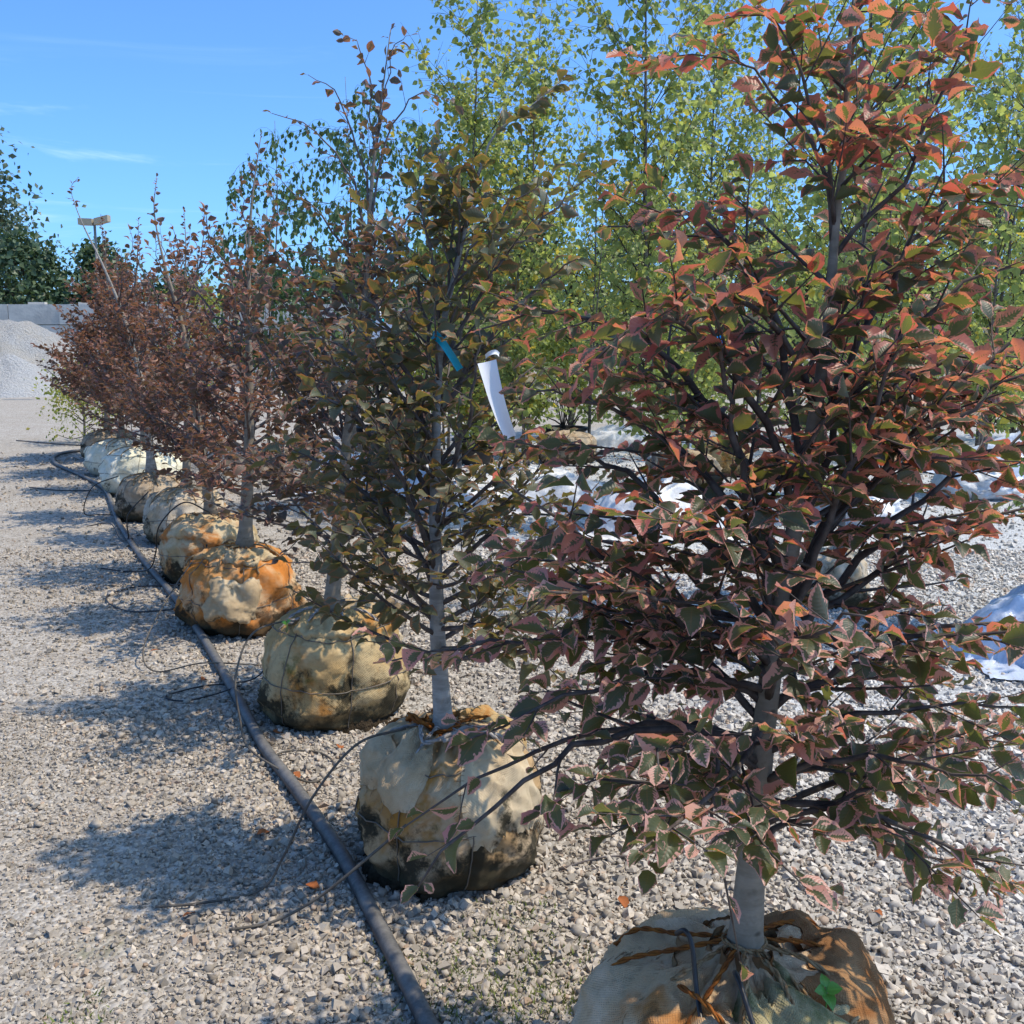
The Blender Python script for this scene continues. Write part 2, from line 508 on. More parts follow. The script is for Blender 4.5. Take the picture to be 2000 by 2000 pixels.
M_SHEET = simple('bluish_plastic_sheet', (0.40, 0.46, 0.58), 0.3, 0.5, 4, (0.56, 0.61, 0.70), 8, 0.45, 0.04)
M_BLACKP = simple('black_pot_plastic', (0.012, 0.012, 0.014), 0.45, 0.4)
M_TUBE = simple('black_drip_tubing', (0.016, 0.016, 0.017), 0.4, 0.45)
M_TUBEG = simple('dusty_drip_tubing', (0.060, 0.053, 0.045), 0.7, 0.3, 12, (0.115, 0.10, 0.08))
M_TEAL = simple('teal_ribbon', (0.0, 0.29, 0.38), 0.4, 0.4)
M_BLUE = simple('blue_ribbon', (0.0, 0.20, 0.55), 0.4, 0.4)
M_TAG = simple('white_tag', (0.74, 0.75, 0.78), 0.5, 0.4, 12, (0.80, 0.80, 0.80))
M_PRINT = simple('grey_print', (0.28, 0.29, 0.31), 0.6, 0.3)
M_PALEBLUE = simple('pale_blue_plastic', (0.22, 0.42, 0.62), 0.4, 0.4)
M_DEAD = simple('fallen_leaf_orange', (0.34, 0.10, 0.025), 0.8, 0.2, 30, (0.22, 0.08, 0.03))
M_PLASTER = simple('concrete', (0.56, 0.53, 0.47), 0.9, 0.2, 1.6, (0.43, 0.41, 0.37), 12, 0.5, 0.02)
M_POLE = simple('weathered_steel', (0.2, 0.19, 0.17), 0.6, 0.4)
M_LAMP = simple('tan_lamp_housing', (0.36, 0.31, 0.22), 0.6, 0.3)
M_CINDER = simple('cinder_concrete', (0.44, 0.40, 0.32), 0.95, 0.15, 30, (0.36, 0.32, 0.26), 90, 0.6, 0.006)
M_WOOD = simple('weathered_wood', (0.30, 0.19, 0.09), 0.85, 0.2, 12, (0.40, 0.28, 0.14))
M_GRASSB = simple('grass_blade', (0.13, 0.16, 0.035), 0.6, 0.3)


def hose_mat():
    m, nt, out = new_mat('dusty_black_hose')
    tcn = nt.nodes.new('ShaderNodeTexCoord')
    vec, u, v, rz = luv(nt)
    n1 = noise(nt, tcn.outputs['Object'], 9, 5, 0.7)
    n2 = noise(nt, tcn.outputs['Object'], 70, 3, 0.7)
    geo = nt.nodes.new('ShaderNodeNewGeometry')
    sp = nt.nodes.new('ShaderNodeSeparateXYZ')
    nt.links.new(geo.outputs['Normal'], sp.inputs[0])
    dust = mth(nt, 'ADD', mth(nt, 'MULTIPLY', sp.outputs[2], 0.28), mth(nt, 'MULTIPLY', n1, 0.75))
    dust = mth(nt, 'ADD', dust, mth(nt, 'MULTIPLY', n2, 0.35))
    col = mix(nt, sstep(nt, dust, 0.45, 1.1), (0.022, 0.024, 0.028), (0.19, 0.18, 0.165))
    principled(nt, out, col, 0.55, 0.4, n2, 0.3, 0.002)
    return m


M_HOSE = hose_mat()


def ground_mat():
    m, nt, out = new_mat('gravel_ground')
    geo = nt.nodes.new('ShaderNodeNewGeometry')
    P = geo.outputs['Position']
    sp = nt.nodes.new('ShaderNodeSeparateXYZ')
    nt.links.new(P, sp.inputs[0])
    X, Y = sp.outputs[0], sp.outputs[1]
    big = noise(nt, P, 0.45, 4, 0.6)
    med = noise(nt, P, 3.0, 5, 0.65)
    vo = nt.nodes.new('ShaderNodeTexVoronoi')
    vo.inputs['Scale'].default_value = 62
    nt.links.new(P, vo.inputs['Vector'])
    sepc = nt.nodes.new('ShaderNodeSeparateXYZ')
    nt.links.new(vo.outputs['Color'], sepc.inputs[0])
    stone = sepc.outputs[0]
    # right-hand stock yard: paler, bluer stone; left: tan compacted fines
    edge = mth(nt, 'ADD', mth(nt, 'ADD', X, mth(nt, 'MULTIPLY', Y, 0.30)), mth(nt, 'MULTIPLY', mth(nt, 'SUBTRACT', big, 0.5), 1.6))
    right = sstep(nt, edge, 1.3, 3.0)
    farm = sstep(nt, Y, 17.5, 20.0)
    right = mth(nt, 'MULTIPLY', right, mth(nt, 'SUBTRACT', 1.0, farm))
    tan = mix(nt, med, (0.21, 0.175, 0.13), (0.33, 0.28, 0.225))
    tan = mix(nt, sstep(nt, big, 0.40, 0.62, 0, 0.5), tan, (0.32, 0.28, 0.235))
    blu = mix(nt, med, (0.30, 0.31, 0.32), (0.42, 0.43, 0.44))
    col = mix(nt, right, tan, blu)
    st = mix(nt, stone, (0.16, 0.15, 0.135), (0.56, 0.53, 0.48))
    st2 = mix(nt, stone, (0.24, 0.25, 0.26), (0.66, 0.67, 0.68))
    col = mix(nt, sstep(nt, med, 0.25, 0.7, 0.35, 0.7), col, mix(nt, right, st, st2))
    gr = mth(nt, 'MULTIPLY', sstep(nt, noise(nt, P, 1.4, 5, 0.7), 0.60, 0.72, 0, 0.55), sstep(nt, Y, 4.5, 2.2))
    col = mix(nt, gr, col, (0.10, 0.115, 0.04))
    h = mth(nt, 'ADD', mth(nt, 'MULTIPLY', vo.outputs['Distance'], -1.0), mth(nt, 'MULTIPLY', med, 0.6))
    principled(nt, out, col, 0.92, 0.2, h, 0.8, 0.012)
    return m


M_GROUND = ground_mat()


def stone_mat():
    m, nt, out = new_mat('limestone_chips')
    vec, u, v, rz = luv(nt)          # u: tone, v: zone (0 tan .. 1 blue-white), rz: warm stain
    a = mix(nt, u, (0.165, 0.142, 0.112), (0.55, 0.475, 0.385))
    b = mix(nt, u, (0.24, 0.225, 0.205), (0.74, 0.70, 0.645))
    col = mix(nt, v, a, b)
    col = mix(nt, sstep(nt, rz, 0.90, 0.97, 0, 0.5), col, (0.36, 0.22, 0.13))
    geo = nt.nodes.new('ShaderNodeNewGeometry')
    n = noise(nt, geo.outputs['Position'], 130, 3, 0.6)
    col = mix(nt, sstep(nt, n, 0.35, 0.7, 0.0, 0.30), col, (0.22, 0.19, 0.15))
    principled(nt, out, col, 0.85, 0.25, n, 0.35, 0.002)
    return m


M_STONE = stone_mat()


def pile_mat(name, a, b, c):
    m, nt, out = new_mat(name)
    geo = nt.nodes.new('ShaderNodeNewGeometry')
    P = geo.outputs['Position']
    n1 = noise(nt, P, 0.9, 5, 0.65)
    n2 = noise(nt, P, 14, 4, 0.75)
    col = mix(nt, sstep(nt, n1, 0.38, 0.62), a, b)
    col = mix(nt, sstep(nt, n2, 0.35, 0.7, 0, 0.6), col, c)
    principled(nt, out, col, 0.95, 0.1, n2, 1.0, 0.25)
    return m


M_PILE = pile_mat('crushed_stone_heap', (0.50, 0.50, 0.49), (0.60, 0.555, 0.48), (0.66, 0.655, 0.64))
M_PILE2 = pile_mat('pale_crushed_stone', (0.62, 0.615, 0.60), (0.68, 0.66, 0.62), (0.74, 0.735, 0.72))


# ------------------------------------------------------------------ ground
mb = MB()
gx = np.linspace(-260, 260, 41)
gy = np.linspace(-60, 460, 41)
GX, GY = np.meshgrid(gx, gy)
mb.grid(np.stack([GX, GY, np.zeros_like(GX)], -1))
mb.build('ground', M_GROUND, kind='structure')


def build_gravel():
    rng = np.random.default_rng(5)
    mbs = MB()
    zones = [(1.9, 4.4, 6600, 1.0), (4.4, 8.0, 1900, 1.08), (8.0, 15.0, 170, 1.5)]
    base = np.array([[-1, -1, -1], [1, -1, -1], [1, 1, -1], [-1, 1, -1], [-1, -1, 1], [1, -1, 1], [1, 1, 1], [-1, 1, 1]], float) * 0.5
    Q = np.array([[0, 3, 2, 1], [4, 5, 6, 7], [0, 1, 5, 4], [1, 2, 6, 5], [2, 3, 7, 6], [3, 0, 4, 7]])
    for y0, y1, dens, sm in zones:
        wmax = 0.60 * y1 + 0.35
        n = int(dens * (y1 - y0) * 2 * wmax)
        x = rng.uniform(-wmax, wmax, n)
        y = rng.uniform(y0, y1, n)
        keep = np.abs(x) < 0.60 * y + 0.35
        x, y = x[keep], y[keep]
        # patchiness: worn wheel track at left is finer and thinner, loose stone by the hose and on the right
        loose = 1 / (1 + np.exp(-(x + 0.52 * y - 0.75) / 0.35))
        patch = 0.5 + 0.5 * np.sin(x * 2.3 + 1.7 * np.sin(y * 1.3)) * np.sin(y * 1.9 + 1.1 * np.sin(x * 1.7))
        keep = rng.random(len(x)) < 0.66 + 0.34 * np.maximum(loose, patch)
        x, y, loose, patch = x[keep], y[keep], loose[keep], patch[keep]
        n = len(x)
        sz = (0.0066 + 0.0062 * loose + 0.0018 * patch) * np.exp(rng.normal(0, 0.48, n)) * sm
        sz = np.minimum(sz, 0.034 * sm)
        V = np.repeat(base[None], n, 0) * (1 + rng.uniform(-0.36, 0.36, (n, 8, 3)))
        top = rng.uniform(0.40, 0.80, (n, 1))
        V[:, 4:, :2] *= top[..., None]
        V[:, :4, :2] *= rng.uniform(0.65, 0.95, (n, 1))[..., None]
        tw_ = rng.uniform(0.3, 1.1, n)[:, None]
        xa, ya = V[:, 4:, 0].copy(), V[:, 4:, 1].copy()
        V[:, 4:, 0] = np.cos(tw_) * xa - np.sin(tw_) * ya
        V[:, 4:, 1] = np.sin(tw_) * xa + np.cos(tw_) * ya
        asp = np.stack([rng.uniform(0.75, 1.35, n), rng.uniform(0.7, 1.1, n), rng.uniform(0.45, 0.85, n)], -1)
        V *= (asp * sz[:, None])[:, None, :]
        # random tilt and yaw
        t1, t2, t3 = rng.normal(0, 0.45, n), rng.normal(0, 0.45, n), rng.uniform(0, 6.283, n)
        for (a, b, t) in ((1, 2, t1), (0, 2, t2), (0, 1, t3)):
            ca, sa = np.cos(t)[:, None], np.sin(t)[:, None]
            va, vb = V[:, :, a].copy(), V[:, :, b].copy()
            V[:, :, a] = ca * va - sa * vb
            V[:, :, b] = sa * va + ca * vb
        zc = sz * asp[:, 2] * rng.uniform(0.12, 0.48, n)
        V += np.stack([x, y, zc], -1)[:, None, :]
        right = 1 / (1 + np.exp(-(x + 0.30 * y - 2.1) / 0.35))
        tone = np.clip(rng.beta(1.7, 1.6, n) * 0.85 + 0.10 * loose + rng.choice([0, 0.35], n, p=[0.93, 0.07]), 0, 1)
        A = np.stack([tone, right * 0.9 + 0.1 * rng.random(n), rng.random(n)], -1)
        A = np.repeat(A[:, None, :], 8, 1)
        QQ = (Q[None] + (np.arange(n) * 8)[:, None, None]).reshape(-1, 4)
        mbs.add(V.reshape(-1, 3), QQ, None, A.reshape(-1, 3))
    g_ = mbs.build('gravel', M_STONE, smooth=True, kind='stuff', label='loose grey and tan limestone chips covering the yard', category='gravel')
    nf = len(g_.data.polygons)
    fl = np.repeat(rng.random(nf // 6 + 1) < 0.35, 6)[:nf]
    g_.data.polygons.foreach_set('use_smooth', fl)


build_gravel()

# ------------------------------------------------------------------ leaves
PI = math.pi


def leaf_template(rows, cols, kind, seed):
    """unit leaf: x across, y along (0..1), z up; returns V, Q, A(u, v, 0)"""
    rng = np.random.default_rng(seed)
    v = np.linspace(0, 1, rows)
    if kind == 'beech':
        w = 0.325 * np.sin(PI * np.clip(v, 0.015, 0.985) ** 0.92) ** 0.8
    elif kind == 'birch':
        w = 0.40 * np.sin(PI * np.clip(v, 0.01, 0.99) ** 0.72) ** 0.9
    else:
        w = 0.36 * np.sin(PI * np.clip(v, 0.03, 0.97))
    u = np.linspace(-1, 1, cols)
    U, Vv = np.meshgrid(u, v)
    fold = rng.uniform(0.08, 0.45)
    curl = rng.uniform(-0.75, 0.15)
    tw = rng.uniform(-0.8, 0.8)
    X = U * w[:, None]
    Yy = Vv.copy()
    Zz = np.abs(X) * fold + curl * (Vv - 0.3) ** 2 + tw * X * Vv
    if kind == 'beech':
        wav = rng.uniform(0.04, 0.095)
        Zz += wav * np.abs(U) ** 2 * np.sin(Vv * 2 * PI * rng.uniform(2.0, 3.0) + rng.uniform(0, 6) + (U > 0) * rng.uniform(0, 3)) * np.sin(PI * Vv)
        X *= 1 + 0.10 * rng.normal(0, 1, X.shape) * (np.abs(U) > 0.9)
        Yy += 0.02 * rng.normal(0, 1, X.shape) * (np.abs(U) > 0.9)
    if kind == 'beech':
        roll = rng.uniform(-0.5, 1.3)
        Zz += roll * X * X * 1.4
    V = np.stack([X, Yy, Zz], -1)
    i, j = np.meshgrid(np.arange(rows - 1), np.arange(cols - 1), indexing='ij')
    Q = np.stack([i * cols + j, i * cols + j + 1, (i + 1) * cols + j + 1, (i + 1) * cols + j], -1).reshape(-1, 4)
    A = np.stack([U, Vv, np.zeros_like(U)], -1)
    return V.reshape(-1, 3), Q, A.reshape(-1, 3)


T_FINE = [leaf_template(7, 5, 'beech', s) for s in range(12)]
T_MED = [leaf_template(5, 3, 'beech', s + 20) for s in range(8)]
T_BIRCH = [leaf_template(5, 3, 'birch', s + 40) for s in range(4)]
T_LOW = [leaf_template(3, 3, 'oval', s + 60) for s in range(3)]
_leaf_mesh = {}


def leaf_meshes(tmpl, mat, name='leaf'):
    key = (id(tmpl), mat.name)
    if key not in _leaf_mesh:
        out = []
        for V, Q, A in tmpl:
            b = MB()
            b.add(V, Q, None, A)
            out.append(b.mesh(name, mat))
        _leaf_mesh[key] = out
    return _leaf_mesh[key]


class Leaves:
    def __init__(s):
        s.p, s.d, s.n, s.s = [], [], [], []

    def add(s, p, d, n, size):
        s.p.append(p)
        s.d.append(d)
        s.n.append(n)
        s.s.append(size)

    def arrays(s):
        P, D, N, S = np.array(s.p), nrm(np.array(s.d)), np.array(s.n), np.array(s.s)
        N = nrm(N - D * np.sum(N * D, 1, keepdims=True))
        X = np.cross(D, N)
        return P, D, N, X, S


def add_leaf_mass(mb, P, D, N, X, S, tmpl, rng):
    which = rng.integers(0, len(tmpl), len(P))
    for k, (V, Q, A) in enumerate(tmpl):
        I = np.nonzero(which == k)[0]
        if not len(I):
            continue
        W = P[I, None] + S[I, None, None] * (V[None, :, 0:1] * X[I, None] + V[None, :, 1:2] * D[I, None] + V[None, :, 2:3] * N[I, None])
        AA = np.repeat(A[None], len(I), 0).copy()
        AA[:, :, 2] = rng.random(len(I))[:, None]
        QQ = (Q[None] + (np.arange(len(I)) * len(V))[:, None, None]).reshape(-1, 4)
        mb.add(W.reshape(-1, 3), QQ, None, AA.reshape(-1, 3))


def in_frame(P):
    d = P - CAMP
    fw = d[:, 1] * math.cos(PITCH) - d[:, 2] * math.sin(PITCH)
    up = d[:, 1] * math.sin(PITCH) + d[:, 2] * math.cos(PITCH)
    return (np.abs(d[:, 0] / fw) < 0.5) & (np.abs(up / fw) < 0.5)


def place_leaves(root, lv, tmpl, mat, nparts, rng, rest_name='foliage'):
    P, D, N, X, S = lv.arrays()
    off = np.array(root.location)
    W = P + off
    dist = np.linalg.norm(W - CAMP, axis=1)
    score = S / dist * np.where(in_frame(W), 1, 0.01) * (0.35 + np.abs(np.sum(N * nrm(CAMP - W), 1)))
    # the side towards the camera shows its leaves largest
    tocam = nrm((CAMP - off)[None, :2])[0]
    lat = P[:, 0] * tocam[0] + P[:, 1] * tocam[1]
    score = score * (1 + 0.9 * lat / max(0.2, np.abs(lat).max()))
    order = np.argsort(-score)
    pick, rest = order[:nparts], order[nparts:]
    if nparts:
        me = leaf_meshes(tmpl, mat)
        for k in pick:
            o = bpy.data.objects.new('leaf', me[int(rng.integers(len(me)))])
            M = Matrix.Identity(4)
            for r in range(3):
                M[r][0], M[r][1], M[r][2], M[r][3] = X[k][r] * S[k], D[k][r] * S[k], N[k][r] * S[k], P[k][r]
            o.parent = root
            o.matrix_basis = M
            C.objects.link(o)
    if len(rest):
        b = MB()
        add_leaf_mass(b, P[rest], D[rest], N[rest], X[rest], S[rest], tmpl, rng)
        b.build(rest_name, mat, root, kind='stuff')


# ------------------------------------------------------------------ beech trees
def shoot(rng, p, d, L, n, up=0.0, wig=0.25):
    pts = [np.array(p, float)]
    d = nrm(d)
    ds = L / n
    for _ in range(n):
        d = nrm(d + Z * up * ds + rng.normal(0, wig, 3) * math.sqrt(ds) * 0.5)
        pts.append(pts[-1] + d * ds)
    return np.array(pts)


def leaves_on(rng, lv, pts, s0, sp, size, droop=0.15, flat=0.35, ang=55, dens=1.0, axis_bias=0.0):
    seg = np.linalg.norm(np.diff(pts, axis=0), axis=1)
    cum = np.concatenate([[0], np.cumsum(seg)])
    L = cum[-1]
    s = s0 * L
    side = 1 if rng.random() < 0.5 else -1
    while s < L:
        if rng.random() < dens:
            i = min(len(seg) - 1, int(np.searchsorted(cum, s, side='right') - 1))
            t = (s - cum[i]) / max(seg[i], 1e-6)
            p = pts[i] * (1 - t) + pts[i + 1] * t
            d = nrm(pts[i + 1] - pts[i])
            up = Z + rng.normal(0, flat, 3)
            n = up - d * np.dot(up, d)
            n = nrm(n)
            sd = np.cross(d, n)
            a = R(ang + rng.normal(0, 14))
            ld = d * math.cos(a) + sd * side * math.sin(a) - Z * droop * rng.uniform(0, 2) + rng.normal(0, 0.12, 3)
            ld[2] *= 0.65
            nn = 0.45 * n + 0.55 * Z + rng.normal(0, flat * 0.85, 3)
            fall = 1.0 - 0.35 * (s / L) ** 2
            lv.add(p + nrm(ld) * 0.006, ld, nn, size * fall * rng.uniform(0.58, 1.26))
        side = -side
        s += sp * rng.uniform(0.7, 1.4)
    d = nrm(pts[-1] - pts[-2])
    lv.add(pts[-1], d + rng.normal(0, 0.2, 3), Z + rng.normal(0, 0.4, 3), size * rng.uniform(0.5, 0.9))


def branch_system(rng, lv, pts, r0, spec):
    """one limb with its side shoots as one mesh; fills lv with leaves"""
    b = MB()
    n = len(pts)
    rr = r0 * (1 - np.linspace(0, 1, n) * 0.82)
    b.tube(pts, rr, 6)
    seg = np.linalg.norm(np.diff(pts, axis=0), axis=1)
    cum = np.concatenate([[0], np.cumsum(seg)])
    L = cum[-1]
    s = L * spec.get('bare', 0.22)
    side = 1 if rng.random() < 0.5 else -1
    size, sp, dens = spec['leaf'], spec['sp'], spec.get('dens', 1.0)
    while s < L * 0.93:
        i = min(len(seg) - 1, int(np.searchsorted(cum, s, side='right') - 1))
        t = (s - cum[i]) / max(seg[i], 1e-6)
        p = pts[i] * (1 - t) + pts[i + 1] * t
        d = nrm(pts[i + 1] - pts[i])
        up = nrm(Z + rng.normal(0, 0.3, 3) - d * d[2])
        sd = nrm(np.cross(d, up)) * side
        a = R(rng.uniform(35, 62))
        dd = d * math.cos(a) + sd * math.sin(a) + up * rng.uniform(*spec.get('lift', (-0.05, 0.35)))
        Ls = (0.30 * (L - s) + spec.get('smin', 0.07)) * rng.uniform(0.7, 1.3) * spec.get('slen', 1.0)
        q = shoot(rng, p, dd, Ls, max(3, int(Ls / 0.06)), spec.get('up', 0.4), 0.35)
        rs = max(0.0014, min(rr[i] * 0.5, 0.0016 + Ls * 0.010))
        b.tube(q, rs * (1 - np.linspace(0, 1, len(q)) * 0.6), 4, cap=False)
        leaves_on(rng, lv, q, 0.12, sp, size, spec.get('droop', 0.15), spec.get('flat', 0.35), 55, dens)
        if Ls > 0.17 and rng.random() < 0.8:
            for _ in range(2 if Ls > 0.26 else 1):
                k = int(rng.integers(1, max(2, len(q) - 2)))
                d2 = nrm(q[k + 1] - q[k])
                s2 = nrm(np.cross(d2, up)) * (1 if rng.random() < 0.5 else -1)
                q2 = shoot(rng, q[k], d2 * 0.7 + s2 * 0.7 + Z * rng.uniform(-0.1, 0.3), Ls * rng.uniform(0.35, 0.6), 3, 0.3, 0.3)
                b.tube(q2, 0.0016 * (1 - np.linspace(0, 1, len(q2)) * 0.5), 3, cap=False)
                leaves_on(rng, lv, q2, 0.15, sp, size * 0.95, spec.get('droop', 0.15), spec.get('flat', 0.35), 55, dens)
        side = -side
        s += spec.get('sgap', 0.075) * rng.uniform(0.7, 1.35)
    leaves_on(rng, lv, pts, 0.5, sp, size, spec.get('droop', 0.15), spec.get('flat', 0.35), 55, dens)
    return b


def beech(root, seed, trunk, tr, prims, auto, spec, lmat, tmpl, nparts, bark, twig):
    rng = np.random.default_rng(seed)
    tp = spline(trunk, 26)
    tz = tp[:, 2]
    tt = (tz - tz[0]) / (tz[-1] - tz[0])
    rad = tr * (1 - tt * 0.93) ** 1.25
    rad = np.maximum(rad, 0.0022)
    flare = np.exp(-np.maximum(0, tz - tz[0]) / 0.06) * 0.55 + rng.normal(0, 0.02, len(tz)) * (tz < 1.2)
    b = MB()
    b.tube(tp, rad * (1 + flare), 14)
    b.build('trunk', bark, root)
    lv = Leaves()

    def at_z(z):
        k = min(len(tz) - 2, max(0, int(np.searchsorted(tz, z) - 1)))
        f = (z - tz[k]) / max(1e-6, tz[k + 1] - tz[k])
        f = min(1, max(0, f))
        return tp[k] * (1 - f) + tp[k + 1] * f, rad[k], nrm(tp[k + 1] - tp[k])

    for it in prims:
        z, mid, end = it[:3]
        sp2 = dict(spec)
        if len(it) > 3:
            sp2.update(it[3])
        if spec.get('hang') and z < 1.02:
            sp2.update(dict(droop=0.5, flat=0.62, leaf=sp2['leaf'] * 1.12, sp=0.036, sgap=0.09) if len(it) <= 3 else dict(droop=0.6, flat=0.7, leaf=sp2['leaf'] * 1.1))
        p, r, _ = at_z(z)
        L = np.linalg.norm(np.array(end) - p)
        n = max(6, int(L / 0.05))
        pts = bez(p, mid, end, n)
        pts[1:-1] += rng.normal(0, 0.007, (n - 2, 3))
        bb = branch_system(rng, lv, pts, max(0.004, min(r * 0.55, 0.0035 + 0.010 * L)), sp2)
        bb.build('branch', twig, root)
    z0, z1, cnt, prof, el0, el1 = auto
    for k in range(cnt):
        z = z0 + (z1 - z0) * ((k + rng.random()) / cnt) ** 1.35
        p, r, _ = at_z(z)
        f = (z - z0) / (z1 - z0)
        az = k * 2.399963 + rng.normal(0, 0.4)
        L = prof(f) * rng.uniform(0.75, 1.2)
        e = R(el0 + (el1 - el0) * f + rng.normal(0, 8))
        d = np.array([math.cos(az) * math.cos(e), math.sin(az) * math.cos(e), math.sin(e)])
        pts = shoot(rng, p, d, L, max(6, int(L / 0.05)), spec.get('pup', 0.5), 0.22)
        bb = branch_system(rng, lv, pts, max(0.0035, min(r * 0.6, 0.003 + 0.010 * L)), spec)
        bb.build('branch', twig, root)
    if 'top' in spec:
        leaves_on(rng, lv, tp[-8:], 0.1, spec['sp'] * spec['top'], spec['leaf'] * 0.85, 0.1, 0.5, 45)
    place_leaves(root, lv, tmpl, lmat, nparts, rng)
    return len(lv.p)


# ------------------------------------------------------------------ burlap root balls
def make_ball(root, Rb, h, mat, seed, center=(0, 0), nth=96, ns=44, folds=1.0, wires=True, squash=1.0, dome=0.06, lump=1.0):
    rng = np.random.default_rng(seed)
    prof = np.array([[0.80, 0.0], [0.93, 0.09], [1.0, 0.24], [1.0, 0.42], [0.97, 0.60], [0.90, 0.77], [0.77, 0.89], [0.54, 0.955], [0.28, 0.985], [0.09, 1.0 + dome]])
    ph = rng.uniform(0, 6.283, 24)
    am = rng.normal(0, 1, 24)
    zc = rng.uniform(-0.03, 0.03, 4)
    nv = 6
    va = np.arange(nv) * 2 * PI / nv + rng.normal(0, 0.22, nv) + rng.uniform(0, 1)
    vw = rng.uniform(0.15, 0.9, nv)
    ck = rng.uniform(2.0, 9.0, 14) * rng.choice([-1, 1], 14)
    cs = rng.uniform(3.0, 16.0, 14)
    cp = rng.uniform(0, 6.283, 14)
    ck = np.round(ck)
    kf = rng.integers(9, 15)

    def surf(th, s, lift=0.0):
        th = np.asarray(th, float)
        s = np.asarray(s, float)
        k = np.clip(s, 0, 1) * (len(prof) - 1)
        i = np.minimum(k.astype(int), len(prof) - 2)
        f = k - i
        f = f * f * (3 - 2 * f) * 0.35 + f * 0.65
        r = prof[i, 0] * (1 - f) + prof[i + 1, 0] * f
        z = prof[i, 1] * (1 - f) + prof[i + 1, 1] * f
        mid = np.exp(-((s - 0.45) / 0.33) ** 2)
        lum = 0
        for q in range(6):
            lum = lum + am[q] * np.sin((q % 3 + 2) * th + ph[q] + (q - 2) * 3.0 * s) * 0.013
        for q in range(6, 14):
            lum = lum + am[q] * np.sin((q - 1) * th + ph[q] + (q - 9) * 5.0 * s) * 0.0065
        # sharp slack creases running every way over the cloth
        wr = 0
        for q in range(14):
            wr = wr + (1 - np.abs(np.sin(0.5 * (ck[q] * th + cs[q] * s * 2 + cp[q] + 0.8 * np.sin(2 * th + q) + 0.7 * np.sin(7 * s + q))))) ** 5 * (0.5 + 0.5 * np.sin(th * (1 + q % 3) + cp[q] * 2 + 4 * s))
        lum = lum + 0.026 * (wr - 1.2) + 0.030 * np.sin(th + ph[23]) * np.sin(3.0 * s + ph[3]) + 0.022 * np.sin(2 * th + ph[5] + 4 * s)
        # gathered pleats towards the trunk, hanging creases low down
        up = np.clip((s - 0.50) / 0.35, 0, 1)
        warp = th + 0.25 * np.sin(2 * th + ph[15]) + 0.35 * np.sin(5 * s + ph[16])
        pl = np.abs(np.sin(kf * warp * 0.5 + ph[17])) ** 0.6 + 0.55 * np.abs(np.sin((kf + 6) * warp * 0.5 + ph[18])) ** 0.7
        fine = np.abs(np.sin((kf * 2 + 5) * warp * 0.5 + ph[21] + 2 * s))
        crease = -0.018 * np.abs(np.cos(4.5 * th + ph[19] + 1.5 * s)) ** 14 - 0.012 * np.abs(np.cos(7.5 * th + ph[20] - 2.2 * s)) ** 18
        rr = r * (1 + lump * lum + crease * mid * 2.0) + folds * (0.030 * (pl - 0.9) + 0.010 * (fine - 0.6)) * up * np.clip(r * 3, 0, 1)
        zz = z * h + folds * h * (0.070 * (pl - 0.9) + 0.018 * (fine - 0.6)) * up * np.clip((r - 0.08) * 3, 0, 1) + 0.010 * lump * np.sin(3 * th + ph[22]) * mid
        if wires:
            g = 0
            for zi, z0 in enumerate((0.36, 0.66)):
                g = g + (0.45 + 0.4 * np.sin(th * 2 + ph[zi])) * np.exp(-((s - z0 - zc[zi]) / 0.024) ** 2)
            for a, w_ in zip(va, vw):
                dth = np.abs((th - a - 0.25 * (s - 0.5) + PI) % (2 * PI) - PI)
                g = g + w_ * np.exp(-(dth * np.maximum(r, 0.2) / 0.050) ** 2) * np.clip((0.95 - s) * 5, 0, 1)
            rr = rr - 0.024 * np.minimum(g, 1.3)
        R_ = Rb * rr + lift
        zz = np.maximum(zz + lift * up, 0.0)
        return np.stack([center[0] + R_ * np.cos(th), center[1] + R_ * np.sin(th) * squash, zz + 0 * th], -1)

    th = np.linspace(0, 2 * PI, nth, endpoint=False)
    s = np.linspace(0, 1, ns)
    TH, S = np.meshgrid(th, s)
    V = surf(TH, S)
    V += rng.normal(0, 0.0012, V.shape)
    A = np.stack([TH / (2 * PI), S, 0 * S], -1)
    b = MB()
    b.grid(V, A, wrap=True)
    ball = b.build('root_ball', mat, root)
    if wires:
        for zi, z0 in enumerate((0.36, 0.66)):
            w = MB()
            t = np.linspace(0, 2 * PI, 80)
            P = surf(t, 0 * t + z0 + zc[zi], 0.004)
            w.tube(P, 0.0024, 5, cap=False)
            w.build('basket_wire', M_WIRE, ball)
        for a in va:
            w = MB()
            t = np.linspace(0.04, 0.88, 26)
            P = surf(a + 0.25 * (t - 0.5), t, 0.004)
            w.tube(P, 0.0024, 5)
            w.build('basket_wire', M_WIRE, ball)
    return ball, surf


def rope(points, parent, mat, rad=0.005, twist=True, n=60, name='twine', rng=None):
    P = spline(points, n)
    b = MB()
    if twist:
        tan = nrm(np.gradient(P, axis=0))
        u = nrm(np.cross(tan, [0.3, 0.2, 0.93]))
        w = np.cross(tan, u)
        L = np.concatenate([[0], np.cumsum(np.linalg.norm(np.diff(P, axis=0), axis=1))])
        for k in (0, PI):
            a = L / (rad * 6.5) * 2 * PI * 0.5 + k
            b.tube(P + rad * 0.55 * (np.cos(a)[:, None] * u + np.sin(a)[:, None] * w), rad * 0.62, 5)
    else:
        b.tube(P, rad, 6)
    return b.build(name, mat, parent)


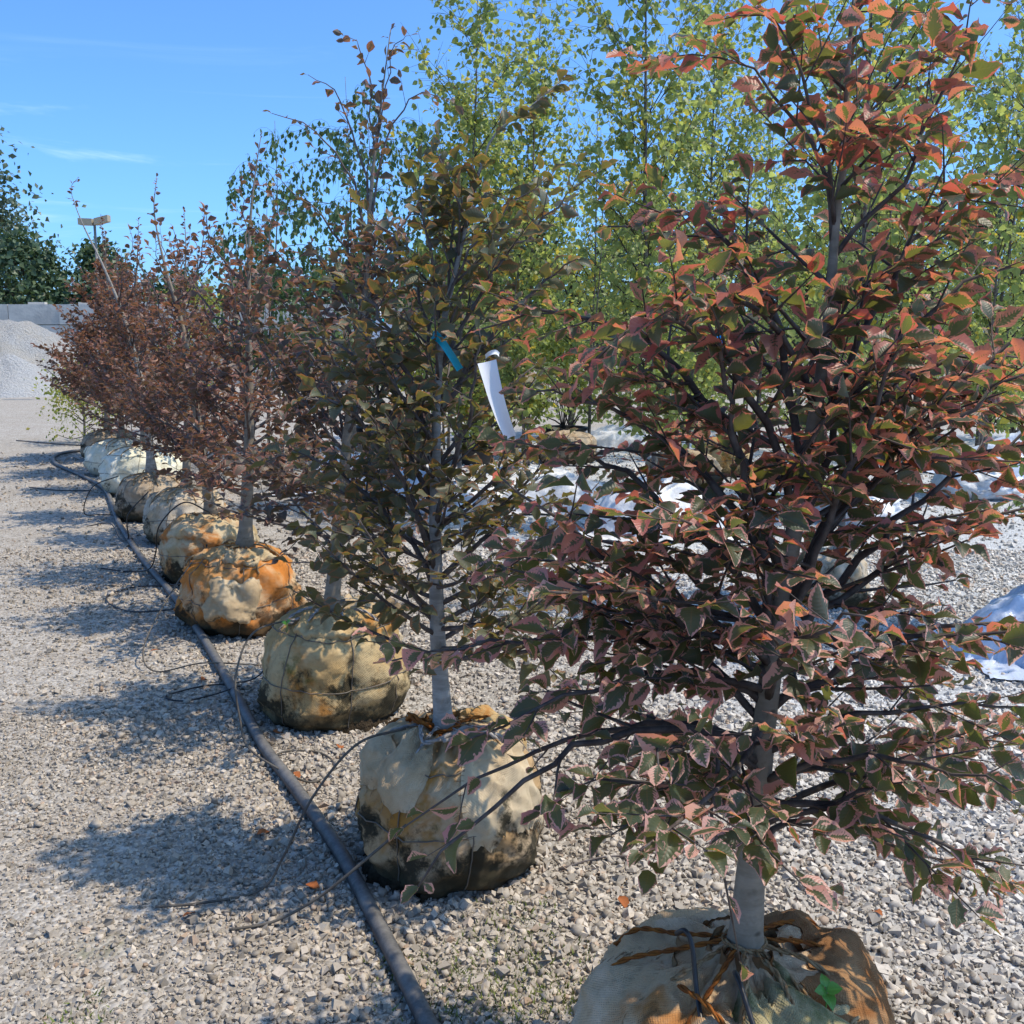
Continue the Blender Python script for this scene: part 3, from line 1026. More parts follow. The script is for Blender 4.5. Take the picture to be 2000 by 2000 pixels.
def cloth_patch(ball, surf, th0, th1, s0, s1, mat, seed, lift=0.012, n=26, ragged=0.04, name='burlap_flap', fray=0):
    """a fold of cloth lying over the ball, with an uneven edge"""
    rng = np.random.default_rng(seed)
    a = np.linspace(0, 1, n)
    Aa, Bb = np.meshgrid(a, a)
    wob0 = ragged * np.convolve(rng.normal(0, 1, n + 6), np.ones(5) / 5, 'same')[3:n + 3]
    wob1 = ragged * np.convolve(rng.normal(0, 1, n + 6), np.ones(5) / 5, 'same')[3:n + 3]
    TH = th0 + (th1 - th0) * Aa + 1.6 * ragged * np.sin(Bb * 5 + seed)
    S = (s0 + wob0[None, :]) * (1 - Bb) + (s1 + wob1[None, :]) * Bb
    edge = np.minimum(np.minimum(Aa, 1 - Aa), np.minimum(Bb, 1 - Bb) * 1.2)
    lf = lift * np.clip(edge * 9, 0.15, 1) + 0.006 * np.sin(Aa * 14 + Bb * 7 + seed) * np.clip(edge * 6, 0, 1)
    V = surf(TH, np.clip(S, 0, 0.985), lf)
    A = np.stack([TH / (2 * PI), S, 0 * S], -1)
    b = MB()
    b.grid(V, A)
    # thickness
    V2 = surf(TH, np.clip(S, 0, 0.985), lf - 0.004)
    b.grid(V2[:, ::-1], A[:, ::-1])
    o = b.build(name, mat, ball)
    if fray:
        f = MB()
        for k in range(fray):
            i = int(rng.integers(0, n))
            side = rng.integers(0, 2)
            p = V[0, i] if side == 0 else V[i, 0]
            q = V[1, i] if side == 0 else V[i, 1]
            d = nrm(p - q) + rng.normal(0, 0.45, 3)
            e = p + nrm(d) * rng.uniform(0.012, 0.035)
            f.tube(np.array([q, p, (p + e) / 2 + rng.normal(0, 0.003, 3), e - Z * 0.005]), 0.0011, 3, cap=False)
        f.build('frayed_thread', M_ROPE, ball, kind='stuff')
    return o


def ruffle(ball, c, z0, r0, r1, hgt, mat, seed, a0=0.0, a1=6.283, name='gathered_cloth'):
    """cloth bunched up round the trunk, with a ragged rim"""
    rng = np.random.default_rng(seed)
    n = 72
    t = np.linspace(a0, a1, n)
    k = rng.integers(7, 11)
    p = rng.uniform(0, 6.28, 4)
    pl = np.abs(np.sin(k * t * 0.5 + p[0] + 0.6 * np.sin(3 * t + p[1]))) ** 0.7
    rim = 0.35 * np.sin(5 * t + p[2]) + 0.25 * np.sin(11 * t + p[3]) + rng.normal(0, 0.10, n)
    rows = []
    for f in np.linspace(0, 1, 7):
        r = r0 + (r1 - r0) * f ** 1.4 + (pl - 0.5) * (0.010 + 0.028 * f) + 0.012 * f * f
        z = z0 + hgt * f * (0.75 + 0.45 * rim) - 0.012 * f * f * pl
        rows.append(np.stack([c[0] + r * np.cos(t), c[1] + r * np.sin(t), z], -1))
    V = np.array(rows)
    A = np.stack(np.meshgrid(t / 6.283, np.linspace(0.9, 1.0, 7)) + [np.zeros((7, n))], -1)
    b = MB()
    b.grid(V, A)
    b.grid((V - np.stack([0.003 * np.cos(t), 0.003 * np.sin(t), 0 * t], -1)[None])[:, ::-1], A[:, ::-1])
    return b.build(name, mat, ball)


def soil_skirt(ball, Rb, seed, center=(0, 0), a0=0.0, a1=6.283, h=0.07):
    rng = np.random.default_rng(seed)
    t = np.linspace(a0, a1, 40)
    rows = []
    for f, zz in ((1.05, 0.0), (1.0, 0.55), (0.93, 0.95), (0.85, 1.0)):
        r = Rb * f * (0.95 + 0.05 * np.sin(5 * t + seed)) + rng.normal(0, 0.008, 40)
        rows.append(np.stack([center[0] + r * np.cos(t), center[1] + r * np.sin(t), h * zz * (0.75 + 0.35 * np.sin(3 * t + seed)) + rng.normal(0, 0.003, 40) * (zz > 0)], -1))
    b = MB()
    b.grid(np.array(rows))
    return b.build('crumbling_soil', M_SOIL, ball)


# ---- tree 1 (nearest) ------------------------------------------------
ROW = 'balled beech trees lined up in the front row'
t1 = thing('beech_tree', 'nearest tricolor beech with pink-edged leaves, its burlap ball cut off by the bottom edge', 'tree', (0.48, 1.94, 0), ROW)
sparse = dict(dens=0.42, sgap=0.16, sp=0.05, slen=0.8, droop=0.3, bare=0.35)
T1P = [
    (0.63, (0.17, 0.04, 0.67), (0.53, 0.06, 0.54)), (0.68, (0.23, -0.06, 0.78), (0.5, -0.14, 0.84)),
    (0.75, (-0.14, -0.09, 0.88), (-0.29, -0.19, 0.81)), (0.81, (-0.28, 0.01, 0.9), (-0.7, 0.01, 0.68), sparse),
    (0.86, (-0.33, -0.11, 0.91), (-0.65, -0.22, 0.68), sparse), (0.94, (-0.28, 0.06, 1.06), (-0.73, 0.11, 1.0)),
    (0.97, (-0.24, -0.06, 1.02), (-0.56, -0.14, 0.93)), (1.05, (-0.19, -0.04, 1.25), (-0.44, -0.09, 1.28)),
    (1.14, (-0.16, 0.01, 1.45), (-0.47, 0.01, 1.56)), (1.19, (-0.19, 0.06, 1.64), (-0.54, 0.11, 1.68)),
    (1.3, (-0.14, -0.12, 1.66), (-0.36, -0.24, 1.61)), (1.4, (-0.05, 0.04, 1.82), (-0.3, 0.06, 1.87)),
    (1.52, (-0.08, -0.12, 1.73), (-0.25, -0.24, 1.69)), (1.8, (0.03, 0.06, 2.09), (-0.23, 0.11, 2.18)),
    (1.86, (0.02, -0.02, 2.16), (-0.11, -0.04, 2.21)), (1.81, (0.28, 0.04, 2.04), (0.37, 0.06, 2.31)),
    (1.3, (0.25, 0.01, 1.66), (0.5, 0.01, 1.81)), (1.4, (0.32, 0.08, 1.88), (0.57, 0.16, 1.96)),
    (1.14, (0.24, -0.06, 1.46), (0.47, -0.14, 1.61)), (1.03, (0.29, 0.04, 1.24), (0.59, 0.06, 1.34)),
    (0.92, (0.28, -0.02, 1.09), (0.56, -0.04, 1.12)), (0.84, (0.21, -0.09, 0.96), (0.46, -0.19, 1.01)),
    (1.08, (0.12, -0.12, 1.42), (0.16, -0.24, 1.68)), (1.03, (-0.06, -0.06, 1.46), (-0.15, -0.14, 1.73)),
    (0.75, (0.29, -0.04, 0.71), (0.58, -0.09, 0.55)),
    (0.90, (-0.20, 0.1, 1.10), (-0.50, 0.2, 1.22)), (1.0, (-0.22, -0.1, 1.2), (-0.5, -0.15, 1.42)), (1.0, (0.3, 0.1, 1.3), (0.62, 0.15, 1.5)), (0.78, (0.2, -0.15, 0.9), (0.35, -0.35, 0.92)),
    (0.82, (-0.15, -0.2, 0.95), (-0.25, -0.42, 1.0)), (0.95, (0, -0.25, 1.15), (0.05, -0.45, 1.25)), (1.1, (0.25, 0.05, 1.45), (0.6, 0.1, 1.7)), (0.7, (0.25, 0.1, 0.75), (0.6, 0.2, 0.8)),
    (0.70, (-0.12, -0.12, 0.80), (-0.30, -0.2, 0.77)), (0.72, (-0.05, -0.15, 0.79), (0.02, -0.33, 0.74)), (0.69, (-0.18, 0.05, 0.76), (-0.36, 0.08, 0.73)),
    (1.08, (-0.20, 0.08, 1.36), (-0.50, 0.16, 1.44)), (1.02, (-0.20, -0.16, 1.20), (-0.42, -0.34, 1.26)), (1.25, (0.26, 0.1, 1.55), (0.60, 0.2, 1.62)),
    (0.80, (-0.12, -0.22, 0.90), (-0.06, -0.22, 0.53), dict(dens=0.22, sgap=0.6, slen=0.25, smin=0.03, bare=0.75, sp=0.06, leaf=0.05)),
]
N1 = beech(t1, 11, [(0, 0, 0.36), (0.01, 0, 0.64), (0.03, 0.01, 0.97), (0.07, 0.02, 1.3), (0.1, 0.03, 1.5), (0.12, 0.04, 1.68), (0.13, 0.05, 1.9), (0.14, 0.05, 2.0), (0.14, 0.06, 2.18), (0.16, 0.08, 2.45)],
           0.033, T1P, (0.78, 2.25, 19, lambda f: 0.52 * (1 - f) ** 1.0 + 0.10, 4, 48),
           dict(leaf=0.060, sp=0.027, sgap=0.066, top=0.5, flat=0.38, up=0.0, pup=0.0, hang=True, bare=0.16, smin=0.085, lift=(-0.12, 0.14)), M_TRI, T_FINE, 300, M_BARK, M_TWIG)
b1, s1 = make_ball(t1, 0.335, 0.40, M_B1, 101, folds=1.0, wires=False, dome=0.10, nth=128, ns=56)
cloth_patch(b1, s1, R(165), R(262), 0.34, 0.80, M_B1, 3, 0.016, 30, 0.05, fray=70)
cloth_patch(b1, s1, R(255), R(318), 0.60, 0.90, M_MOSSF, 8, 0.018, 26, 0.05)
cloth_patch(b1, s1, R(-42), R(70), 0.40, 0.82, M_B1R, 14, 0.020, 30, 0.05, fray=40)


def sp(surf, deg, s, lift=0.006):
    return surf(np.array(R(deg)), np.array(s), lift)


for k, (a, s_, m) in enumerate([(205, 0.66, M_ROPE), (230, 0.60, M_ROPER), (255, 0.62, M_ROPE), (285, 0.60, M_ROPE), (305, 0.62, M_ROPE), (335, 0.68, M_ROPE), (5, 0.72, M_ROPER), (150, 0.72, M_ROPER), (175, 0.70, M_ROPER), (40, 0.7, M_ROPER)]):
    q = sp(s1, a, s_, 0.012)
    c = np.array([0.034 * math.cos(R(a)), 0.034 * math.sin(R(a)), 0.435])
    m1 = sp(s1, a + 4, 0.86, 0.022)
    rope([c, m1, q, sp(s1, a + 2, s_ - 0.12, 0.006)], b1, m, 0.0052, n=50)
q0, q1, q2 = sp(s1, 258, 0.66, 0.02), sp(s1, 285, 0.64, 0.03), sp(s1, 322, 0.70, 0.02)
rope([q0, q1, q2], b1, M_ROPE, 0.0055)
rope([sp(s1, 215, 0.80, 0.02), sp(s1, 240, 0.78, 0.03), sp(s1, 262, 0.66, 0.02)], b1, M_ROPER, 0.0055)
for zc_ in (0.415, 0.425, 0.437):
    t = np.linspace(0, 2 * PI, 24)
    rope(np.stack([0.042 * np.cos(t), 0.042 * np.sin(t), zc_ + 0.004 * np.sin(2 * t)], -1), b1, M_ROPER if zc_ < 0.43 else M_ROPE, 0.005, n=50)

ruffle(b1, (0, 0), 0.385, 0.075, 0.045, 0.07, M_B1R, 4)
ruffle(b1, (0, 0), 0.36, 0.15, 0.115, 0.06, M_B1R, 14, R(-30), R(190))
ruffle(b1, (0.02, -0.02), 0.345, 0.20, 0.17, 0.055, M_MOSSF, 24, R(235), R(330))

# ---- tree 2 -----------------------------------------------------------
t2 = thing('beech_tree', 'olive bronze beech whose branch holds the long white tag, second from the front', 'tree', (-0.20, 3.05, 0), ROW)
T2P = [
    (0.79, (-0.22, -0.05, 0.94), (-0.46, -0.1, 1.01)), (0.89, (-0.29, 0.03, 1.25), (-0.55, 0.05, 1.29)), (1.01, (-0.24, -0.08, 1.42), (-0.41, -0.15, 1.48)),
    (1.12, (-0.22, 0.03, 1.54), (-0.4, 0.05, 1.66)), (1.28, (-0.16, -0.03, 1.69), (-0.34, -0.05, 1.82)), (1.47, (-0.1, 0.03, 1.84), (-0.24, 0.05, 2.04)),
    (1.66, (-0.05, -0.03, 1.99), (-0.09, -0.05, 2.13)), (1.78, (0.02, 0.03, 2.05), (-0.02, 0.05, 2.2)), (0.79, (0.22, -0.08, 0.94), (0.4, -0.15, 0.98)),
    (0.93, (0.22, 0.03, 1.12), (0.37, 0.05, 1.16)), (1.09, (0.18, -0.08, 1.29), (0.31, -0.15, 1.38)), (1.28, (0.14, 0.05, 1.47), (0.27, 0.1, 1.58)),
    (1.44, (0.24, -0.03, 1.78), (0.4, -0.05, 1.88)), (1.57, (0.19, 0.0, 1.9), (0.46, 0.0, 2.14)), (1.72, (0.1, -0.05, 1.93), (0.31, -0.1, 2.11)),
    (1.84, (0.1, 0.03, 2.05), (0.25, 0.05, 2.03)), (0.93, (-0.11, -0.15, 1.27), (-0.18, -0.3, 1.46)), (1.09, (0.07, -0.13, 1.42), (0.11, -0.25, 1.69)),
]
N2 = beech(t2, 22, [(-0.01, 0, 0.40), (-0.03, 0, 0.79), (-0.03, 0, 1.25), (-0.01, 0, 1.64), (0.04, 0, 1.87), (0.13, 0, 2.2), (0.23, 0, 2.29), (0.34, 0, 2.38)],
           0.031, T2P, (0.68, 2.05, 40, lambda f: 0.52 * (1 - f) ** 0.95 + 0.09, 12, 60),
           dict(leaf=0.060, sp=0.031, sgap=0.072, top=0.35, flat=0.5, pup=0.7), M_OLIVE, T_FINE, 300, M_BARKP, M_TWIGP)
b2, s2 = make_ball(t2, 0.30, 0.455, M_B2, 202, center=(0.0, 0.03), folds=1.1, nth=128, ns=56, dome=0.02, lump=1.3)
cloth_patch(b2, s2, R(150), R(255), 0.50, 0.86, M_FLAP, 5, 0.018, 30, 0.05, fray=50)
cloth_patch(b2, s2, R(285), R(352), 0.30, 0.88, M_FLAP, 9, 0.016, 30, 0.05, fray=40)
cloth_patch(b2, s2, R(15), R(75), 0.45, 0.88, M_B3, 19, 0.016, 24, 0.05)
soil_skirt(b2, 0.27, 3, (0, 0.03), R(150), R(260), 0.09)
for a, m in ((200, M_ROPEG), (245, M_ROPEG), (290, M_ROPEG), (325, M_ROPE), (20, M_ROPER), (110, M_ROPER), (160, M_ROPER)):
    c = np.array([-0.01 + 0.034 * math.cos(R(a)), 0.034 * math.sin(R(a)), 0.468])
    rope([c, sp(s2, a + 3, 0.90, 0.02), sp(s2, a, 0.74, 0.014), sp(s2, a + 2, 0.60, 0.006)], b2, m, 0.0055, n=44)
rope([sp(s2, 262, 0.84, 0.03), sp(s2, 290, 0.82, 0.045), sp(s2, 320, 0.80, 0.03), sp(s2, 338, 0.72, 0.012)], b2, M_ROPEG, 0.010)
rope([sp(s2, 268, 0.80, 0.03), sp(s2, 298, 0.86, 0.045), sp(s2, 328, 0.78, 0.03)], b2, M_ROPEG, 0.010)
rope([sp(s2, 225, 0.90, 0.03), sp(s2, 250, 0.80, 0.035), sp(s2, 268, 0.82, 0.02)], b2, M_ROPEG, 0.007)
for zc_, rr in ((0.445, 0.052), (0.458, 0.05), (0.47, 0.046)):
    t = np.linspace(0, 2 * PI, 24)
    rope(np.stack([-0.01 + rr * np.cos(t), rr * np.sin(t), zc_ + 0.006 * np.sin(2 * t + zc_ * 99)], -1), b2, M_ROPER, 0.006, n=50)
rope([sp(s2, 170, 0.84, 0.02), sp(s2, 190, 0.90, 0.035), sp(s2, 215, 0.92, 0.03), (-0.04, -0.02, 0.47)], b2, M_ROPER, 0.010)

M_B2R = burlap_mat('burlap_orange_roll', (0.34, 0.15, 0.045), (0.40, 0.22, 0.08), (0.38, 0.12, 0.02), 0.7, 0.0, 0.2, 0.2, 2.2, 230)
ruffle(b2, (-0.01, 0), 0.435, 0.10, 0.075, 0.055, M_B2R, 5, R(20), R(235))
ruffle(b2, (-0.01, 0.01), 0.415, 0.17, 0.15, 0.055, M_FLAP, 6, R(-40), R(215))

# ---- tree 3 -----------------------------------------------------------
t3 = thing('beech_tree', 'tall brown-leaved beech with sparse bare-stemmed top, on the yellow-green mossy burlap ball', 'tree', (-0.82, 4.40, 0), ROW)
sp3 = dict(dens=0.62, sgap=0.13, bare=0.30, sp=0.045, slen=0.7)
T3P = [(2.03, (0.12, -0.05, 2.38), (-0.14, -0.1, 2.55), sp3), (2.12, (0.16, 0.0, 2.54), (-0.01, 0.0, 2.72), sp3), (2.33, (0.23, 0, 2.76), (0.14, 0.0, 2.85), sp3),
       (2.39, (0.33, 0, 2.76), (0.41, 0, 2.87), sp3), (2.07, (0.35, 0, 2.56), (0.59, 0, 2.6), sp3), (1.84, (0.07, -0.05, 2.11), (-0.11, -0.1, 2.29), sp3),
       (1.66, (0.01, -0.05, 1.83), (-0.23, -0.1, 2.11)), (1.92, (0.41, 0.05, 2.19), (0.52, 0.1, 2.39), sp3)]
N3 = beech(t3, 33, [(0.01, 0, 0.40), (0.09, 0, 1.07), (0.17, 0, 1.66), (0.21, 0, 1.92), (0.24, 0, 2.29), (0.29, 0, 2.64), (0.33, 0, 2.89)],
           0.036, T3P, (0.74, 2.0, 46, lambda f: 0.70 * (1 - f) ** 0.7 + 0.12, 18, 58),
           dict(leaf=0.058, sp=0.031, sgap=0.07, top=0.9, flat=0.45, pup=0.6), M_BRONZE, T_MED, 300, M_BARK, M_TWIGP)
b3, s3 = make_ball(t3, 0.325, 0.47, M_B3, 303, center=(0.01, 0.02), folds=1.1, dome=0.0, lump=1.4)
cloth_patch(b3, s3, R(20), R(100), 0.40, 0.93, M_FLAP, 6, 0.03, 26, 0.05)
cloth_patch(b3, s3, R(230), R(335), 0.66, 0.93, M_B3, 16, 0.022, 26, 0.04, fray=30)
soil_skirt(b3, 0.30, 5, (0.01, 0.02), R(285), R(380), 0.07)
for a in (215, 250, 300, 340, 60):
    c = np.array([0.01 + 0.034 * math.cos(R(a)), 0.034 * math.sin(R(a)), 0.478])
    rope([c, sp(s3, a + 3, 0.90, 0.025), sp(s3, a, 0.76, 0.016), sp(s3, a + 2, 0.64, 0.006)], b3, M_ROPEG, 0.006, n=40)
t = np.linspace(0, 2 * PI, 20)
rope(np.stack([-0.10 + 0.03 * np.cos(t), -0.14 + 0.02 * np.sin(2 * t), 0.455 + 0.02 * np.sin(t)], -1), b3, M_ROPEG, 0.009, n=50, name='rope_knot')

ruffle(b3, (0.01, 0.0), 0.43, 0.12, 0.10, 0.05, M_B3, 7)
ruffle(b3, (0.08, 0.06), 0.40, 0.20, 0.22, 0.09, M_FLAP, 9, R(-20), R(110))

# ---- trees 4 to 7 -------------------------------------------------------
def row_tree(label, loc, seed, trunk, tr, Rb, h, bmat, z1, n, rmax, lmat, ballseed, leaf=0.055, ropes=M_ROPE, np_=300, bark=M_BARK, prims=(), sizefac=1.0):
    t = thing('beech_tree', label, 'tree', (loc[0], loc[1], 0), ROW)
    rngp = np.random.default_rng(seed + 7)
    prims = list(prims)
    tzs = np.array(trunk)
    for k in range(8):
        z = rngp.uniform(1.35, 2.15)
        bx = np.interp(z, tzs[:, 2], tzs[:, 0])
        a = rngp.uniform(0, 6.283)
        q = rngp.uniform(0.18, 0.42)
        e = np.array([bx + q * math.cos(a), q * math.sin(a), z + rngp.uniform(0.40, 0.62)])
        prims.append((z, ((bx + e[0]) / 2 + 0.06 * math.cos(a), e[1] / 2 + 0.06 * math.sin(a), z + 0.2), e, dict(dens=0.9, slen=0.7, sgap=0.12, bare=0.3)))
    cnt = beech(t, seed, trunk, tr, prims, (0.74, z1 - 0.25, n + 8, lambda f: 1.34 * rmax * (1 - f) ** 0.85 + 0.08, 16, 52),
                dict(leaf=leaf * 1.06, sp=0.036, sgap=0.08, top=0.6, flat=0.5, pup=0.55), lmat, T_MED, np_, bark, M_TWIGP)
    b, s = make_ball(t, Rb * 1.03, h * 0.94, bmat, ballseed, nth=80, ns=36, lump=1.55, folds=1.2)
    for a in (210, 255, 300, 345, 60, 130):
        c = np.array([trunk[0][0] + 0.034 * math.cos(R(a)), 0.034 * math.sin(R(a)), h * 0.94 + 0.02])
        if a == 210:
            ruffle(b, (0, 0), h * 0.94 - 0.05, 0.16, 0.13, 0.07, bmat, seed)
        rope([c, sp(s, a + 3, 0.88, 0.02), sp(s, a, 0.72, 0.014), sp(s, a + 2, 0.6, 0.005)], b, ropes, 0.006, twist=False, n=20)
    return t, b, s


t4, b4, s4 = row_tree('dark copper beech with a clustered leafy leader, on the bright rust-orange burlap ball', (-1.58, 5.85), 44,
                      [(0.02, 0, 0.42), (0.08, 0, 1.18), (0.1, 0, 1.78), (0.13, 0, 2.27), (0.17, 0, 2.55), (0.21, 0, 2.75)], 0.042, 0.345, 0.49, M_B4, 2.35, 34, 0.52, M_COPPER, 404)
cloth_patch(b4, s4, R(250), R(300), 0.25, 0.55, M_FLAP, 4, 0.03, 22, 0.05)
cloth_patch(b4, s4, R(200), R(340), 0.70, 0.92, M_B5, 24, 0.02, 26, 0.05, fray=30)
soil_skirt(b4, 0.32, 9, (0, 0), R(280), R(370), 0.10)
t5, b5, s5 = row_tree('copper beech leaning left at its thin top, on the pale ball with one rust streak', (-2.12, 7.05), 55,
                      [(0.02, 0, 0.42), (-0.04, 0, 1.09), (-0.11, 0, 1.73), (-0.21, 0, 2.15), (-0.26, 0, 2.49), (-0.23, 0, 2.72)], 0.038, 0.34, 0.47, M_B5, 2.1, 32, 0.55, M_COPPER, 505)
cloth_patch(b5, s5, R(205), R(330), 0.55, 0.9, M_B5, 7, 0.03, 26, 0.06, fray=30)
soil_skirt(b5, 0.32, 11, (0, 0), R(180), R(300), 0.12)
t6, b6, s6 = row_tree('copper beech on the bleached whitish burlap ball tied by dark wire in a cross', (-2.70, 8.40), 66,
                      [(0.0, 0, 0.42), (0.06, 0, 1.41), (0.07, 0, 2.0), (0.1, 0, 2.37), (0.1, 0, 2.67)], 0.038, 0.34, 0.46, M_B6, 2.3, 32, 0.52, M_COPPER, 606)
t7, b7, s7 = row_tree('copper beech with a long bare leader bending left, on the small brown burlap ball', (-3.38, 9.50), 77,
                      [(0.01, 0, 0.40), (-0.01, 0, 1.13), (-0.16, 0, 1.85), (-0.32, 0, 2.32), (-0.48, 0, 2.69), (-0.56, 0, 2.97), (-0.5, 0, 3.07)], 0.040, 0.32, 0.44, M_B7, 2.2, 34, 0.58, M_COPPER, 707, bark=M_BARKP)
t8, b8, s8 = row_tree('reddish copper beech rising from the large cream-white wrapped ball', (-4.05, 11.20), 88,
                      [(0.02, 0, 0.5), (0.02, 0, 1.3), (0.0, 0, 1.9), (0.06, 0, 2.5), (0.1, 0, 2.9)], 0.040, 0.47, 0.52, M_CREAM, 2.5, 36, 0.62, M_COPPER, 808, leaf=0.06)
t9, b9, s9 = row_tree('reddish copper beech behind the cream-white ball, low skirt of leaves over the hose', (-4.85, 12.7), 99,
                      [(0.0, 0, 0.45), (0.02, 0, 1.3), (0.0, 0, 1.9), (-0.06, 0, 2.4), (-0.04, 0, 2.9)], 0.040, 0.40, 0.46, M_CREAM, 2.5, 44, 0.75, M_COPPER, 909, leaf=0.065)
t10, b10, s10 = row_tree('farthest copper beech at the left end of the row, dense and dark red', (-5.65, 14.3), 110,
                         [(0.0, 0, 0.4), (0.02, 0, 1.3), (0.03, 0, 1.9), (0.1, 0, 2.6), (0.1, 0, 3.3)], 0.040, 0.36, 0.42, M_B7, 2.9, 46, 0.85, M_COPPER, 1010, leaf=0.075)

# ------------------------------------------------------------------ birches of the second row
def birch(root, seed, H, Rm, nst, leaf, mat, tmpl, nparts, weep=False, z0=0.9, nbr=22, z_base=0.3, dens=1.0, bark=M_BBARK, lean=(0, 0), base_r=0.024):
    rng = np.random.default_rng(seed)
    lv = Leaves()
    for st in range(nst):
        az = st * 2 * PI / nst + rng.uniform(0, 6)
        spl = (0.05 if nst == 1 else 0.30) * rng.uniform(0.6, 1.3)
        top = np.array([math.cos(az) * spl * Rm * 1.3 + lean[0], math.sin(az) * spl * Rm * 1.3 + lean[1], H * (1 if st == 0 else rng.uniform(0.78, 0.97))])
        mid = np.array([top[0] * 0.55 + rng.normal(0, 0.05), top[1] * 0.55 + rng.normal(0, 0.05), top[2] * 0.5])
        tp = spline([(0.04 * math.cos(az), 0.04 * math.sin(az), z_base), mid * [0.45, 0.45, 0.55] + [0, 0, 0.1], mid, (mid + top) / 2 + rng.normal(0, 0.05, 3), top], 22)
        f = np.linspace(0, 1, 22)
        rad = base_r * (0.85 if st else 1) * (1 - 0.93 * f)
        b = MB()
        b.tube(tp, np.maximum(rad, 0.003), 8)
        b.build('trunk', bark, root)
        for k in range(nbr):
            fz = (k + rng.random()) / nbr
            z = z0 + (top[2] * 0.97 - z0) * fz
            i = min(20, max(0, int(np.searchsorted(tp[:, 2], z) - 1)))
            p = tp[i]
            a = k * 2.4 + rng.normal(0, 0.5)
            L = 1.25 * Rm * (0.35 + 0.75 * math.sin(PI * (0.12 + 0.80 * (1 - fz)) ** 0.9)) * rng.uniform(0.7, 1.2)
            e = R(rng.uniform(35, 62) if not weep else rng.uniform(25, 50))
            d = np.array([math.cos(a) * math.cos(e), math.sin(a) * math.cos(e), math.sin(e)])
            q = shoot(rng, p, d, L, 9, (0.15 if not weep else -1.3) / max(0.6, Rm), 0.22)
            b = MB()
            r0 = min(rad[i] * 0.6, 0.004 + 0.006 * L)
            b.tube(q, r0 * (1 - 0.8 * np.linspace(0, 1, len(q))), 5)
            s = 1
            while s < len(q) - 1:
                for _ in range(2):
                    dd = nrm(q[s + 1] - q[s]) * 0.6 + nrm(rng.normal(0, 1, 3)) * 0.8 + Z * 0.2
                    Ls = rng.uniform(0.18, 0.42) * (0.5 + 0.6 * Rm)
                    tq = shoot(rng, q[s], dd, Ls, 5, -0.3 if not weep else -7.0, 0.35)
                    b.tube(tq, 0.0022 * (1 - 0.5 * np.linspace(0, 1, len(tq))), 3, cap=False)
                    for pp in range(1, len(tq)):
                        for _2 in range(2):
                            if rng.random() < dens * (0.66 - 0.24 * fz):
                                t_ = rng.random()
                                pt = tq[pp - 1] * (1 - t_) + tq[pp] * t_
                                hd = nrm(rng.normal(0, 1, 3) * [1, 1, 0.3])
                                ld = hd * (0.55 if not weep else 0.25) - Z * rng.uniform(0.1, 1.0) + nrm(tq[pp] - tq[pp - 1]) * 0.3
                                lv.add(pt + nrm(ld) * 0.015, ld, np.cross(ld, rng.normal(0, 1, 3)) + Z * 0.25, leaf * rng.uniform(0.65, 1.2))
                s += 1
            b.build('branch', M_BTWIG, root)
    place_leaves(root, lv, tmpl, mat, nparts, rng)
    return len(lv.p)


def white_ball(root, Rb, h, seed, mat=None, center=(0, 0)):
    return make_ball(root, Rb, h, mat or M_WHITE, seed, center=center, nth=64, ns=30, folds=1.3, wires=False, dome=0.12, lump=1.8)


BG = 'young birches standing in white wrapped root balls behind the beeches'
BIRCHES = [  # x, y, H, R, stems, seed, label, ball(R,h,mat) or None
    (-0.55, 9.9, 4.9, 0.62, 2, 501, 'slender birch, leftmost of the yellow-green ones, its top against open blue sky', (0.42, 0.26, M_WHITE)),
    (0.15, 11.0, 5.1, 0.70, 2, 502, 'birch rising behind the long white tag, white wrapped ball beside another', (0.55, 0.28, M_WHITE)),
    (1.30, 9.0, 5.2, 0.80, 2, 503, 'birch left of the nearest beech, its ball under a wide white sheet', (0.46, 0.30, M_WHITE)),
    (1.95, 11.6, 5.4, 0.85, 2, 504, 'birch standing between the cinder block and the white sheeted ball', (0.42, 0.40, M_B7)),
    (2.05, 6.35, 4.4, 0.70, 1, 505, 'birch just behind the nearest beech trunk, brown ball with white cloth on top', (0.22, 0.34, M_B6)),
    (3.20, 9.4, 5.3, 0.95, 3, 506, 'many-stemmed birch behind the nearest beech, at the right of the yard', (0.42, 0.26, M_WHITE)),
    (3.10, 5.5, 4.6, 0.75, 2, 507, 'closest large-leaved birch at the right edge with bluish plastic at its foot', (0.36, 0.26, M_SHEET)),
    (5.00, 10.9, 5.4, 1.0, 3, 508, 'birch at the far right, in front of the wooden bucket', (0.45, 0.28, M_WHITE)),
]
for (x, y, H, Rm, ns_, seed, lab, ball) in BIRCHES:
    rt = thing('birch_tree', lab, 'tree', (x, y, 0), BG)
    white_ball(rt, ball[0], ball[1], seed, ball[2])
    birch(rt, seed, H, Rm, ns_, 0.060, M_BIRCH, T_BIRCH, 300, z_base=ball[1] * 0.8, nbr=28 if ns_ < 3 else 20, z0=0.70)
BG2 = 'birches of the rear row, standing close together'
